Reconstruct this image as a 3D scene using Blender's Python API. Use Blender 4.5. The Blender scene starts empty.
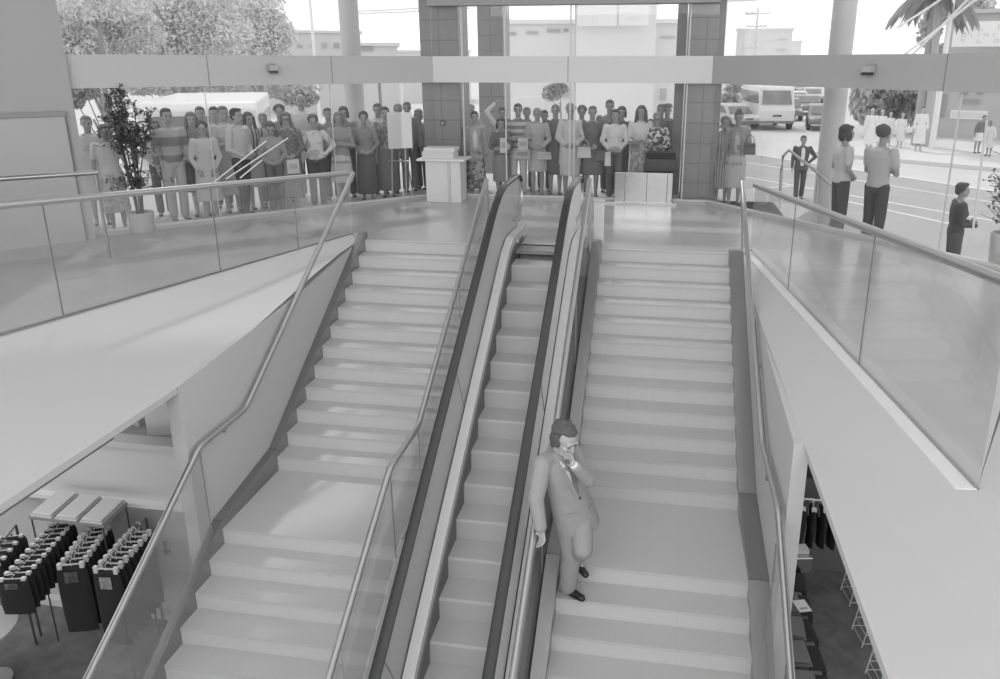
import bpy, bmesh, math, random
import numpy as np
from mathutils import Vector, Matrix
random.seed(7)
C = bpy.context.scene.collection
sc = bpy.context.scene
PI = math.pi
# ---------------------------------------------------------------- camera
FPX, PIT, YAW, CAMZ, CX, CY = 746.264, .284, -.157, 2.496, 544.6, 280.0
F_ = Vector((math.sin(YAW)*math.cos(PIT), math.cos(YAW)*math.cos(PIT), -math.sin(PIT)))
R_ = Vector((math.cos(YAW), -math.sin(YAW), 0)); U_ = R_.cross(F_)
O_ = Vector((0, 0, CAMZ))
cd = bpy.data.cameras.new('camera'); cam = bpy.data.objects.new('camera', cd); C.objects.link(cam)
m = Matrix((R_, U_, -F_)).transposed().to_4x4(); m.translation = O_; cam.matrix_world = m
cd.sensor_width = 36; cd.lens = 36*FPX/1000; cd.shift_x = (500-CX)/1000; cd.shift_y = (CY-339.5)/1000
cd.clip_end = 500
sc.camera = cam
def ray(x, y): return F_ + R_*((x-CX)/FPX) - U_*((y-CY)/FPX)
def at_z(x, y, z=0.0):
    d = ray(x, y); return O_ + d*((z-CAMZ)/d.z)
def at_x(x, y, X):
    d = ray(x, y); return O_ + d*(X/d.x)
def at_y(x, y, Y):
    d = ray(x, y); return O_ + d*(Y/d.y)
def at_d(x, y, D):                      # at horizontal distance D
    d = ray(x, y); return O_ + d*(D/math.hypot(d.x, d.y))
# ---------------------------------------------------------------- materials
MC = {}
def lin(v): return ((v+.055)/1.055)**2.4 if v > .04045 else v/12.92
def mat(v, rough=.6, metal=0, spec=.5, bump=0, bscale=200, var=0, vscale=8, name=None):
    k = ('m', round(v, 3), rough, metal, spec, bump, bscale, var, vscale)
    if k in MC: return MC[k]
    M = bpy.data.materials.new(name or 'grey_%d' % int(v*100)); M.use_nodes = True
    nt = M.node_tree; b = nt.nodes['Principled BSDF']; g = lin(v)
    b.inputs['Base Color'].default_value = (g, g, g, 1)
    b.inputs['Roughness'].default_value = rough; b.inputs['Metallic'].default_value = metal
    b.inputs['Specular IOR Level'].default_value = spec
    tc = nt.nodes.new('ShaderNodeTexCoord')
    if var:
        n = nt.nodes.new('ShaderNodeTexNoise'); n.inputs['Scale'].default_value = vscale; n.inputs['Detail'].default_value = 4
        r = nt.nodes.new('ShaderNodeValToRGB'); e = r.color_ramp.elements
        a, c = lin(max(0, v-var)), lin(min(1, v+var)); e[0].position = .3; e[1].position = .7
        e[0].color = (a, a, a, 1); e[1].color = (c, c, c, 1)
        nt.links.new(tc.outputs['Object'], n.inputs['Vector']); nt.links.new(n.outputs['Fac'], r.inputs['Fac'])
        nt.links.new(r.outputs['Color'], b.inputs['Base Color'])
    if bump:
        n = nt.nodes.new('ShaderNodeTexNoise'); n.inputs['Scale'].default_value = bscale
        bp = nt.nodes.new('ShaderNodeBump'); bp.inputs['Strength'].default_value = bump; bp.inputs['Distance'].default_value = .01
        nt.links.new(tc.outputs['Object'], n.inputs['Vector']); nt.links.new(n.outputs['Fac'], bp.inputs['Height']); nt.links.new(bp.outputs['Normal'], b.inputs['Normal'])
    MC[k] = M; return M
def pattern(kind, v1, v2, scale=30, rough=.8):
    k = (kind, v1, v2, scale)
    if k in MC: return MC[k]
    M = bpy.data.materials.new('cloth_'+kind); M.use_nodes = True; nt = M.node_tree; b = nt.nodes['Principled BSDF']
    b.inputs['Roughness'].default_value = rough; b.inputs['Specular IOR Level'].default_value = .2
    tc = nt.nodes.new('ShaderNodeTexCoord'); r = nt.nodes.new('ShaderNodeValToRGB'); e = r.color_ramp.elements
    a, c = lin(v1), lin(v2); e[0].color = (a, a, a, 1); e[1].color = (c, c, c, 1)
    r.color_ramp.interpolation = 'LINEAR'
    if kind in ('stripe_h', 'stripe_v', 'tile', 'band'):
        w = nt.nodes.new('ShaderNodeTexWave'); w.wave_type = 'BANDS'; w.bands_direction = 'Z' if kind in ('stripe_h', 'band') else 'X'
        w.inputs['Scale'].default_value = scale; e[0].position = .35; e[1].position = .65
        nt.links.new(tc.outputs['Object'], w.inputs['Vector']); nt.links.new(w.outputs['Fac'], r.inputs['Fac'])
    elif kind == 'plaid':
        w = nt.nodes.new('ShaderNodeTexChecker'); w.inputs['Scale'].default_value = scale
        nt.links.new(tc.outputs['Object'], w.inputs['Vector']); nt.links.new(w.outputs['Fac'], r.inputs['Fac'])
    else:
        w = nt.nodes.new('ShaderNodeTexNoise'); w.inputs['Scale'].default_value = scale; w.inputs['Detail'].default_value = 2
        e[0].position = .45; e[1].position = .55
        nt.links.new(tc.outputs['Object'], w.inputs['Vector']); nt.links.new(w.outputs['Fac'], r.inputs['Fac'])
    nt.links.new(r.outputs['Color'], b.inputs['Base Color']); MC[k] = M; return M
def tiled(v, vj, sx, sy, axes='XZ', rough=.35, off=0.0, jw=.012, var=.015):
    """square tiles with thin joints, object coordinates"""
    M = bpy.data.materials.new('tiles'); M.use_nodes = True; nt = M.node_tree; b = nt.nodes['Principled BSDF']
    tc = nt.nodes.new('ShaderNodeTexCoord'); sep = nt.nodes.new('ShaderNodeSeparateXYZ'); cmb = nt.nodes.new('ShaderNodeCombineXYZ')
    nt.links.new(tc.outputs['Object'], sep.inputs[0])
    nt.links.new(sep.outputs[axes[0]], cmb.inputs['X']); nt.links.new(sep.outputs[axes[1]], cmb.inputs['Y'])
    br = nt.nodes.new('ShaderNodeTexBrick'); br.offset = off; br.squash = 1
    br.inputs['Scale'].default_value = 1; br.inputs['Brick Width'].default_value = sx; br.inputs['Row Height'].default_value = sy
    br.inputs['Mortar Size'].default_value = jw; br.inputs['Mortar Smooth'].default_value = .3
    for i, q in (('Color1', v-var), ('Color2', v+var), ('Mortar', vj)):
        g = lin(q); br.inputs[i].default_value = (g, g, g, 1)
    nt.links.new(cmb.outputs[0], br.inputs['Vector']); nt.links.new(br.outputs['Color'], b.inputs['Base Color'])
    b.inputs['Roughness'].default_value = rough
    return M
def glass(tint=.93, refl=.08, rough=.02, veil=0.0, name='glass'):
    M = bpy.data.materials.new(name); M.use_nodes = True; nt = M.node_tree; nt.nodes.clear()
    o = nt.nodes.new('ShaderNodeOutputMaterial'); t = nt.nodes.new('ShaderNodeBsdfTransparent'); g = nt.nodes.new('ShaderNodeBsdfGlossy')
    t.inputs['Color'].default_value = (tint, tint, tint, 1); g.inputs['Roughness'].default_value = rough
    fr = nt.nodes.new('ShaderNodeFresnel'); fr.inputs['IOR'].default_value = 1.45
    ml = nt.nodes.new('ShaderNodeMath'); ml.operation = 'MULTIPLY'; ml.inputs[1].default_value = refl/.04*.5; ml.use_clamp = True
    mx = nt.nodes.new('ShaderNodeMixShader')
    nt.links.new(fr.outputs[0], ml.inputs[0]); nt.links.new(ml.outputs[0], mx.inputs[0]); nt.links.new(t.outputs[0], mx.inputs[1]); nt.links.new(g.outputs[0], mx.inputs[2])
    last = mx
    if veil:
        d = nt.nodes.new('ShaderNodeBsdfDiffuse'); d.inputs['Color'].default_value = (.9, .9, .9, 1)
        m2 = nt.nodes.new('ShaderNodeMixShader'); m2.inputs[0].default_value = veil
        nt.links.new(mx.outputs[0], m2.inputs[1]); nt.links.new(d.outputs[0], m2.inputs[2]); last = m2
    nt.links.new(last.outputs[0], o.inputs['Surface']); return M
STEEL = mat(.76, rough=.38, metal=1, name='stainless_steel')
STRG = mat(.66, rough=.32, metal=1, name='stringer_steel')
STEELD = mat(.66, rough=.3, metal=1, name='brushed_steel')
PLASTER = mat(.755, rough=.75, name='white_plaster', spec=.3)
BLACKR = mat(.22, rough=.24, spec=.65, name='black_rubber')
G_FACADE = glass(.95, .02, veil=.02, name='facade_glass')
G_RAIL = glass(.96, .022, veil=.05, name='balustrade_glass')
# ---------------------------------------------------------------- mesh builder
class MB:
    def __init__(s): s.v = []; s.f = []
    def add(s, vs, fs):
        n = len(s.v); s.v += [tuple(p) for p in vs]; s.f += [tuple(i+n for i in f) for f in fs]; return s
    def box(s, x0, x1, y0, y1, z0, z1):
        return s.hexa([(x0,y0,z0),(x1,y0,z0),(x1,y1,z0),(x0,y1,z0),(x0,y0,z1),(x1,y0,z1),(x1,y1,z1),(x0,y1,z1)])
    def hexa(s, p): return s.add(p, [(3,2,1,0),(4,5,6,7),(0,1,5,4),(1,2,6,5),(2,3,7,6),(3,0,4,7)])
    def beam(s, a, b, w, h, up=(0,0,1)):        # bar from a to b, width w (sideways), height h (along up), centred
        a = Vector(a); b = Vector(b); d = (b-a).normalized(); up = Vector(up); sd = d.cross(up).normalized(); u = sd.cross(d).normalized()
        q = [a-sd*w/2-u*h/2, a+sd*w/2-u*h/2, b+sd*w/2-u*h/2, b-sd*w/2-u*h/2, a-sd*w/2+u*h/2, a+sd*w/2+u*h/2, b+sd*w/2+u*h/2, b-sd*w/2+u*h/2]
        return s.hexa(q)
    def prism(s, poly, z0, z1):
        n = len(poly); vs = [(x,y,z0) for x,y in poly]+[(x,y,z1) for x,y in poly]
        return s.add(vs, [tuple(reversed(range(n))), tuple(range(n,2*n))]+[(i,(i+1)%n,n+(i+1)%n,n+i) for i in range(n)])
    def slabx(s, prof, x0, x1):                 # profile in (y,z), extruded along x
        n = len(prof); vs = [(x0,y,z) for y,z in prof]+[(x1,y,z) for y,z in prof]
        return s.add(vs, [tuple(reversed(range(n))), tuple(range(n,2*n))]+[(i,(i+1)%n,n+(i+1)%n,n+i) for i in range(n)])
    def strip(s, lower, upper):                 # quads between two polylines
        n = len(lower); vs = list(lower)+list(upper)
        return s.add(vs, [(i,i+1,n+i+1,n+i) for i in range(n-1)])
    def thick(s, lower, upper, t):              # closed thick strip, t = thickness vector
        n = len(lower); t = Vector(t); vs = [Vector(p) for p in lower]+[Vector(p) for p in upper]; vs += [p+t for p in vs]
        f = []
        for i in range(n-1): f += [(i,i+1,n+i+1,n+i),(2*n+i,3*n+i,3*n+i+1,2*n+i+1),(i,2*n+i,2*n+i+1,i+1),(n+i,n+i+1,3*n+i+1,3*n+i)]
        f += [(0,n,3*n,2*n),(n-1,3*n-1,4*n-1,2*n-1)]
        return s.add(vs, f)
    def tube(s, pts, r, n=8, r2=None, up=(0,0,1)):
        pts = [Vector(p) for p in pts]; m_ = len(pts); vs = []; up = Vector(up)
        for i, p in enumerate(pts):
            d = ((pts[min(i+1,m_-1)]-pts[i]).normalized()+(pts[i]-pts[max(i-1,0)]).normalized())
            if d.length < 1e-6: d = pts[min(i+1,m_-1)]-pts[max(i-1,0)]
            d.normalize(); sd = d.cross(up)
            if sd.length < 1e-3: sd = d.cross(Vector((1,0,0)))
            sd.normalize(); u = sd.cross(d); rr = r[i] if isinstance(r, (list,tuple)) else r; rb = rr if r2 is None else r2
            for k in range(n): a = 2*PI*k/n; vs.append(p+sd*rr*math.cos(a)+u*rb*math.sin(a))
        f = [(i*n+k, i*n+(k+1)%n, (i+1)*n+(k+1)%n, (i+1)*n+k) for i in range(m_-1) for k in range(n)]
        f += [tuple(reversed(range(n))), tuple(range((m_-1)*n, m_*n))]
        return s.add(vs, f)
    def rings(s, rs):                            # list of rings (lists of points), capped
        n = len(rs[0]); vs = [p for r in rs for p in r]; m_ = len(rs)
        f = [(i*n+k, i*n+(k+1)%n, (i+1)*n+(k+1)%n, (i+1)*n+k) for i in range(m_-1) for k in range(n)]
        f += [tuple(reversed(range(n))), tuple(range((m_-1)*n, m_*n))]
        return s.add(vs, f)
    def lathe(s, prof, c=(0,0,0), n=20):
        c = Vector(c); return s.rings([[c+Vector((r*math.cos(2*PI*k/n), r*math.sin(2*PI*k/n), z)) for k in range(n)] for r,z in prof])
    def rail(s, P, o, w=.052, h=.022):             # flat rounded handrail sweeping in a plane of constant x
        rs = []
        for i, p in enumerate(P):
            d = (P[min(i+1,len(P)-1)]-P[max(i-1,0)]).normalized(); n = Vector((0,-d.z,d.y))
            rs.append([p-o+Vector((w*math.cos(2*PI*k/14)*(1 if abs(math.cos(2*PI*k/14))<.95 else .97),0,0))+n*h*(math.copysign(abs(math.sin(2*PI*k/14))**.6, math.sin(2*PI*k/14))) for k in range(14)])
        return s.rings(rs)
    # --- organic primitives, to be fused by remesh
    def cap(s, a, b, ra, rb, n=10):
        a = Vector(a); b = Vector(b); d = b-a; L = d.length
        if L < 1e-5: return s.ell(a, (ra,ra,ra))
        d /= L; sd = d.cross(Vector((0,0,1)))
        if sd.length < 1e-3: sd = Vector((1,0,0))
        sd.normalize(); u = sd.cross(d); rs = []
        for t in (-80,-50,-20,0): t = math.radians(t); rs.append((a+d*ra*math.sin(t), ra*math.cos(t)))
        for t in (0,20,50,80): t = math.radians(t); rs.append((b+d*rb*math.sin(t), rb*math.cos(t)))
        return s.rings([[c+sd*r*math.cos(2*PI*k/n)+u*r*math.sin(2*PI*k/n) for k in range(n)] for c,r in rs])
    def ell(s, c, r, rot=None, n=12):
        c = Vector(c); Mx = rot if rot else Matrix.Identity(3); rs = []
        for j in range(9):
            t = math.radians(-84+21*j); rs.append([c+Mx@Vector((r[0]*math.cos(t)*math.cos(2*PI*k/n), r[1]*math.cos(t)*math.sin(2*PI*k/n), r[2]*math.sin(t))) for k in range(n)])
        return s.rings(rs)
    def loft(s, rs, n=16, p=2.4):                # rings (cx,cy,z,rx,ry)
        out = []
        for cx,cy,z,rx,ry in rs:
            ring = []
            for k in range(n):
                a = 2*PI*k/n; ca, sa = math.cos(a), math.sin(a); w = (abs(ca)**p+abs(sa)**p)**(-1/p); ring.append((cx+rx*ca*w, cy+ry*sa*w, z))
            out.append(ring)
        return s.rings(out)
    def mesh(s, name):
        me = bpy.data.meshes.new(name); me.from_pydata(s.v, [], s.f); me.validate(); me.update(); return me
    def build(s, name, m, parent=None, smooth=False, bevel=0, label=None):
        me = s.mesh(name); bm = bmesh.new(); bm.from_mesh(me); bmesh.ops.recalc_face_normals(bm, faces=bm.faces)
        if bevel: bmesh.ops.bevel(bm, geom=[e for e in bm.edges], offset=bevel, segments=2, affect='EDGES', profile=.6, clamp_overlap=True)
        bm.to_mesh(me); bm.free()
        if smooth:
            me.polygons.foreach_set('use_smooth', [True]*len(me.polygons))
        if m: me.materials.append(m)
        o = bpy.data.objects.new(name, me); C.objects.link(o)
        if smooth and smooth != 'all':
            try: me.set_sharp_from_angle(angle=math.radians(40))
            except Exception: pass
        if parent: o.parent = parent
        if label: o['label'] = label
        return o
    def fuse(s, name, m, parent, voxel=.01, smooth=2, label=None):
        me = s.mesh(name); o = bpy.data.objects.new(name, me); C.objects.link(o)
        bm = bmesh.new(); bm.from_mesh(me); bmesh.ops.recalc_face_normals(bm, faces=bm.faces); bm.to_mesh(me); bm.free()
        r = o.modifiers.new('r', 'REMESH'); r.mode = 'VOXEL'; r.voxel_size = voxel; r.use_smooth_shade = True
        if smooth: k = o.modifiers.new('s', 'SMOOTH'); k.iterations = smooth; k.factor = .5
        dg = bpy.context.evaluated_depsgraph_get(); new = bpy.data.meshes.new_from_object(o.evaluated_get(dg))
        o.modifiers.clear(); o.data = new; bpy.data.meshes.remove(me); new.name = name; new.materials.clear(); new.materials.append(m)
        new.polygons.foreach_set('use_smooth', [True]*len(new.polygons))
        if parent: o.parent = parent
        if label: o['label'] = label
        return o
def thing(name, label, cat, loc=(0,0,0), rz=0, group=None):
    o = bpy.data.objects.new(name, None); C.objects.link(o); o.location = loc; o.rotation_euler = (0,0,rz); o.empty_display_size = .1
    o['label'] = label; o['category'] = cat
    if group: o['group'] = group
    return o
def tag(o, label, cat, group=None, kind=None):
    o['label'] = label; o['category'] = cat
    if group: o['group'] = group
    if kind: o['kind'] = kind
    return o
def struct(o): o['kind'] = 'structure'; return o
def copy_tree(o, parent=None, **kw):
    c = o.copy(); C.objects.link(c); c.parent = parent
    for ch in list(o.children): copy_tree(ch, c)
    for k, v in kw.items(): setattr(c, k, v)
    return c
SUN_E=1.6; WST=1.6; LF=800; LA=120; LS=75; LS2=50; EXPO=-0.12
# ================================================================ key dimensions
RS, GO = .172, .27                       # riser, going
XL, XR = -4.266, .937                    # stair faces left / right
Y0 = 10.11; YL = Y0-11*GO; YM = YL-1.157 # top nosing, landing start, landing end
ZL = -12*RS; ZB = ZL-12*RS               # landing, lower floor
def nose(y):                             # nosing line height
    if y >= Y0: return 0.0
    if y >= YL: return -(Y0-y)*RS/GO
    if y >= YM: return ZL
    return max(ZB, ZL-(YM-y)*RS/GO)
C1 = (-4.4, 14.2); C2 = (.85, 14.2)      # corners of the facade
LD = (-1/math.sqrt(2), -1/math.sqrt(2))
rd = Vector((3.15, -3.8)).normalized(); RD = (rd.x, rd.y)
LE = (C1[0]+LD[0]*13, C1[1]+LD[1]*13); RE = (C2[0]+RD[0]*9, C2[1]+RD[1]*9)
# ---------------------------------------------------------------- floors
FL = tiled(.725, .712, .33, .33, 'XY', rough=.25, jw=.005, var=.003)
m_ = MB()
m_.prism([(-4.36,Y0+.03),(1.12,Y0+.03),(1.22,10.45),(2.9,14.2),(.85,14.2),(-4.4,14.2),(-6.9,11.7),(-4.62,10.45)], -.45, 0)
struct(m_.build('floor', FL))
FLS = mat(.66, rough=.28, var=.02, vscale=1.2, name='smooth_vinyl')
m_ = MB(); m_.prism([(-4.62,10.45),(-6.9,11.7),LE,(-15,3.0),(-7.2,3.0)], -.45, -.001); struct(m_.build('floor', FLS))
m_ = MB(); m_.prism([(1.22,10.45),(1.97,4.36),(4.75,9.92),RE if False else (4.6,9.7),(.95+rd.x*2.2,14.08+rd.y*2.2),(1.5,13.42)], -.45, -.001)
struct(m_.build('floor', mat(.73, rough=.2, var=.02, vscale=1.5)))
# curb trim of the right edge
TRIM = mat(.86, rough=.4)
m_ = MB(); a=Vector((1.22,10.45,0)); b=Vector((1.97,4.36,0)); n=Vector((-(b-a).y,(b-a).x,0)).normalized()*-1
if n.x>0: n=-n
m_.thick([a+n*.0,b+n*.0],[a+n*.11,b+n*.13],(0,0,.012)); struct(m_.build('trim_5', TRIM))
# lower floor carpet
CARP = mat(.50, rough=.95, bump=.5, bscale=300, var=.05, vscale=5, name='grey_carpet')
m_ = MB(); m_.box(-14,9,1,18,ZB-.1,ZB); struct(m_.build('floor', CARP))
# ---------------------------------------------------------------- white ledges round the opening
ZLo = -.4
m_ = MB()
A=(-4.62,10.45,0); B=(-7.2,3.0,0); Bl=(-4.36,3.0,ZLo); Dl=(-4.36,5.75,ZLo); Dm=(-4.36,8.2,-.24); Dt=(-4.36,10.11,-.02)
Am=(-5.35,8.33,0); An=(-6.23,5.8,0)
lo_, hi_ = [], []
for i in range(25):
    u = i/24; yy = 10.11+(3.0-10.11)*u; k = min(1, (10.11-yy)/4.36); lo_.append((-4.36, yy, -.02-.38*k*k*(3-2*k))); hi_.append((A[0]+(B[0]-A[0])*u, A[1]+(B[1]-A[1])*u, 0))
MB().strip(lo_, hi_).build('wall_left_ledge', PLASTER, None, smooth='all')['kind'] = 'structure'
m_.add([Bl,Dl,(-4.36,5.75,ZLo-.06),(-4.36,3.0,ZLo-.06),(-4.6,5.75,ZLo-.06),(-4.6,3,ZLo-.06)],[(0,1,2,3),(3,2,4,5)])
struct(m_.build('wall_left_bulkhead', PLASTER))
m_ = MB()
A=(1.12,10.45,0); Bq=(1.84,4.36,0); P2=(2.57,5.52,-.001); P3=(4.7,9.8,-.001); P4=(9,9.8,0); P5=(9,2,0); Q=(1.97,4.36,0)
Bl=(1.2,2.0,ZLo); Dl=(1.2,5.6,ZLo); Dm=(1.12,8.2,-.22); Dt=(1.12,10.11,-.02); Bx=(1.97,2.0,0)
Am=(1.3875,8.2,0); An=(1.69,5.6,0)
m_.add([A,Am,An,Bq,Dl,Dm,Dt,Bl,Bx,Q,P2,P3,P4,P5],[(0,1,5,6),(1,2,4,5),(2,3,8,7,4),(3,9,8),(9,10,11,12,13,8)])
m_.add([Bl,Dl,(1.2,5.6,ZLo-.06),(1.2,2,ZLo-.06),(1.4,5.6,ZLo-.06),(1.4,2,ZLo-.06)],[(0,1,2,3),(3,2,4,5)])
struct(m_.build('wall_right_bulkhead', PLASTER))
# downstand strip under the left bulkhead
m_ = MB(); m_.box(-5.3,-5.2,3.0,5.85,-1.05,ZLo); struct(m_.build('trim_6', mat(.55)))
# stair side walls (up to end of landing)
for nm, x0, x1 in (('wall_left', -4.5, -4.36), ('wall_right', 1.12, 1.24)):
    ye = 5.76 if x0 < 0 else 5.55
    prof = [(Y0,-.02),(8.2,-.24),(ye,ZLo),(ye,ZB),(11.0,ZB),(11.0,-.46),(Y0,-.46)]
    m_ = MB(); m_.slabx(prof, x0, x1); struct(m_.build(nm, PLASTER))
# ---------------------------------------------------------------- stairs
STN = tiled(.735, .722, .3, .9, 'XY', rough=.62, jw=.004, var=.002)
STN2 = tiled(.765, .745, .3, 3.0, 'XZ', rough=.6, jw=.004, var=.002)
def stair(x0, x1, label):
    root = thing('staircase', label, 'stairs', ((x0+x1)/2, Y0, 0)); cx = (x0+x1)/2
    def step(y1, y0, z):                 # tread from y1 (back) to y0 (front nosing)
        MB().box(x0-cx, x1-cx, y0-Y0-.0, y1-Y0, z-.03, z).build('tread', STN, root)
        MB().box(x0-cx, x1-cx, y0-Y0+.006, y0-Y0+.05, z-RS-.0, z-.03).build('riser', STN2, root)
    step(Y0+.03, Y0, 0.0)
    for i in range(1, 12): step(Y0-GO*(i-1)+.006, Y0-GO*i, -RS*i)
    step(YL+.006, YM, ZL)
    for i in range(1, 12): step(YM-GO*(i-1)+.006, YM-GO*i, ZL-RS*i)
    return root
SLX, SRX = -2.36, -.93
stair(XL, SLX, 'wide pale tiled staircase to the left of the escalator')
stair(SRX, XR, 'wide pale tiled staircase right of the escalator, the suited man on it')
# stainless stringers
def stringer(x0, x1, label, h=.1, ytop=Y0+.12, wide=0):
    root = thing('steel_stringer', label, 'stringer', ((x0+x1)/2, Y0, 0)); cx=(x0+x1)/2
    ys = [ytop, Y0, YL, YM, 3.3]
    prof = [(y-Y0, nose(y)+h) for y in ys]+[(3.3-Y0, nose(3.3)-.35)]+[(y-Y0, nose(y)-.35) for y in (YM,YL)]+[(Y0-Y0+.12,-.35)]
    m_ = MB(); m_.slabx(prof, x0-cx, x1-cx); m_.build('cap', STRG, root)
    for y in (YL, YM):
        j = MB(); j.box(x0-cx-.001, x1-cx+.001, y-Y0-.004, y-Y0+.004, nose(y)+h-.02, nose(y)+h+.002); j.build('joint', mat(.4), root)
    return root
stringer(-4.358, XL, 'stainless steel stringer along the left wall of the left staircase')
stringer(XR, 1.118, 'stainless steel stringer along the right wall of the right staircase', h=.04)
stringer(SLX, SLX+.14, 'stainless steel stringer between left staircase and escalator')
stringer(SRX-.0, SRX+.13, 'stainless steel stringer between escalator and right staircase, beside the man')
# ---------------------------------------------------------------- stair handrails
def rail_path(X, top=0.0, h=1.02, y_top=10.0, y_bot=3.5, hl=None, yb1=6.68, yb2=5.86):
    hl = hl or h
    p = [(X, y_top, h), (X, Y0-.25, h-.02) if y_top > Y0-.2 else (X, y_top-.05, h-.03)]
    return [(X, y_top, h), (X, yb1, ZL+hl), (X, yb2, ZL+hl), (X, y_bot, ZL+hl-(yb2-y_bot)*RS/GO)]
def bend(pts, k=.06):
    out = [Vector(pts[0])]
    for i in range(1, len(pts)-1):
        a, b, c = map(Vector, pts[i-1:i+2]); u = (a-b).normalized()*k; v = (c-b).normalized()*k
        out += [b+u, b+(u+v)*.28, b+v]
    return out+[Vector(pts[-1])]
GEDGE = mat(.5, rough=.3)
def handrail(X, label, y_top, h, wall=None, glass_from=None, newel=False, gx=0, hl=None, yb1=6.68, yb2=5.86):
    root = thing('stair_handrail', label, 'handrail', (X, y_top, 0)); off = Vector((X, y_top, 0))
    P = rail_path(X, h=h, y_top=y_top, hl=hl, yb1=yb1, yb2=yb2); pts = [p-off for p in bend(P)]
    MB().tube(pts, .031, 10).build('rail', STEEL, root, smooth=True)
    if wall:
        for y in (9.2, 7.6, 6.3):
            z = nose(y)+h-.0; z = [Vector(P[0]).lerp(Vector(P[1]), (y_top-y)/(y_top-6.68)).z, ZL+h][y < 6.68]
            b = MB(); b.tube([Vector((X,y,z-.02))-off, Vector((X,y,z-.07))-off, Vector((wall,y,z-.07))-off], .009, 6); b.build('bracket', STEELD, root)
    if newel:
        MB().tube([Vector((X,y_top,h))-off, Vector((X+gx,y_top+.05,.01))-off], .022, 8).build('newel_post', STEEL, root, smooth=True)
    if glass_from is not None:
        def zr(y):
            if y > 6.68: return h + (ZL)*(y_top-y)/(y_top-6.68)
            if y > 5.86: return ZL+h
            return ZL+h-(5.86-y)*RS/GO
        ys = [y for y in (glass_from, 8.4, 6.68, 5.86, 4.6, 3.5) if y <= glass_from or y == glass_from]; ys = sorted(set(ys), reverse=True)
        for a, b in zip(ys[:-1], ys[1:]):
            seg = [a]+[y for y in (YL, YM) if b+.02 < y < a-.02]+[b+.012]
            lo = [Vector((X-.006, y, nose(y)+.09))-off for y in seg]; hi = [Vector((X-.006, y, zr(y)-.03))-off for y in seg]
            MB().thick(lo, hi, (.012,0,0)).build('glass_panel', G_RAIL, root)
            if a in (6.68, 8.4, 5.86, 5.55): MB().tube([Vector((X,a,nose(a)+.05))-off, Vector((X,a,zr(a)-.02))-off], .007, 8).build('post', STEEL, root)
    return root
handrail(-4.30, 'long steel handrail on the left wall of the left staircase', 9.95, 1.0, wall=-4.37, glass_from=5.86)
handrail(-2.38, 'steel handrail on glass panels between left staircase and escalator', 9.95, .95, glass_from=9.7, newel=True)
handrail(-.95, 'steel handrail on glass between escalator and right staircase, the suited man leaning on it', 9.85, 1.0, glass_from=9.6, newel=True)
handrail(1.06, 'steel handrail with a slim newel post on the right wall of the right staircase', 10.3, .95, wall=1.125, glass_from=5.55, newel=True, gx=.08, hl=1.04, yb1=6.65, yb2=5.6)
# ---------------------------------------------------------------- escalator
XHL, XHR = -2.1, -1.19
def hz(y): return min(.9, -5.17+.642*y)
es = thing('escalator', 'narrow escalator with black rubber handrails running between two staircases', 'escalator', (-1.645, 9.65, 0)); eo = Vector((-1.645, 9.65, 0))
ROFF = .0
def hpath(X):
    p = []
    # underside return at bottom newel -> bottom flat -> incline -> top flat -> newel
    zb = hz(3.2)+.0
    r = .27
    for k in range(0, 9): a = math.radians(-90+22.5*k*-1+0); 
    for t in (270, 240, 210, 180, 150, 120, 100): a = math.radians(t); p.append((X, 2.4+r*math.cos(a), zb-r+r*math.sin(a)))
    p += [(X, 2.9, zb), (X, 3.15, zb+.015), (X, 3.45, hz(3.45)+.02)]
    p += [(X, y, hz(y)) for y in (5, 7, 8.6, 9.0)]
    p += [(X, 9.25, .74), (X, 9.5, .845), (X, 9.75, .893), (X, 10.05, .905), (X, 10.6, .905)]
    for t in (80, 60, 40, 20, 0, -20, -40, -60, -80, -90): a = math.radians(t); p.append((X, 10.68+r*math.cos(a), .905-r+r*math.sin(a)))
    p += [(X, 10.3, .365)]
    return p
PANEL = mat(.91, rough=.35, name='satin_panel'); DECK = mat(.87, rough=.32, metal=.0, name='deck_aluminium')
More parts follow.
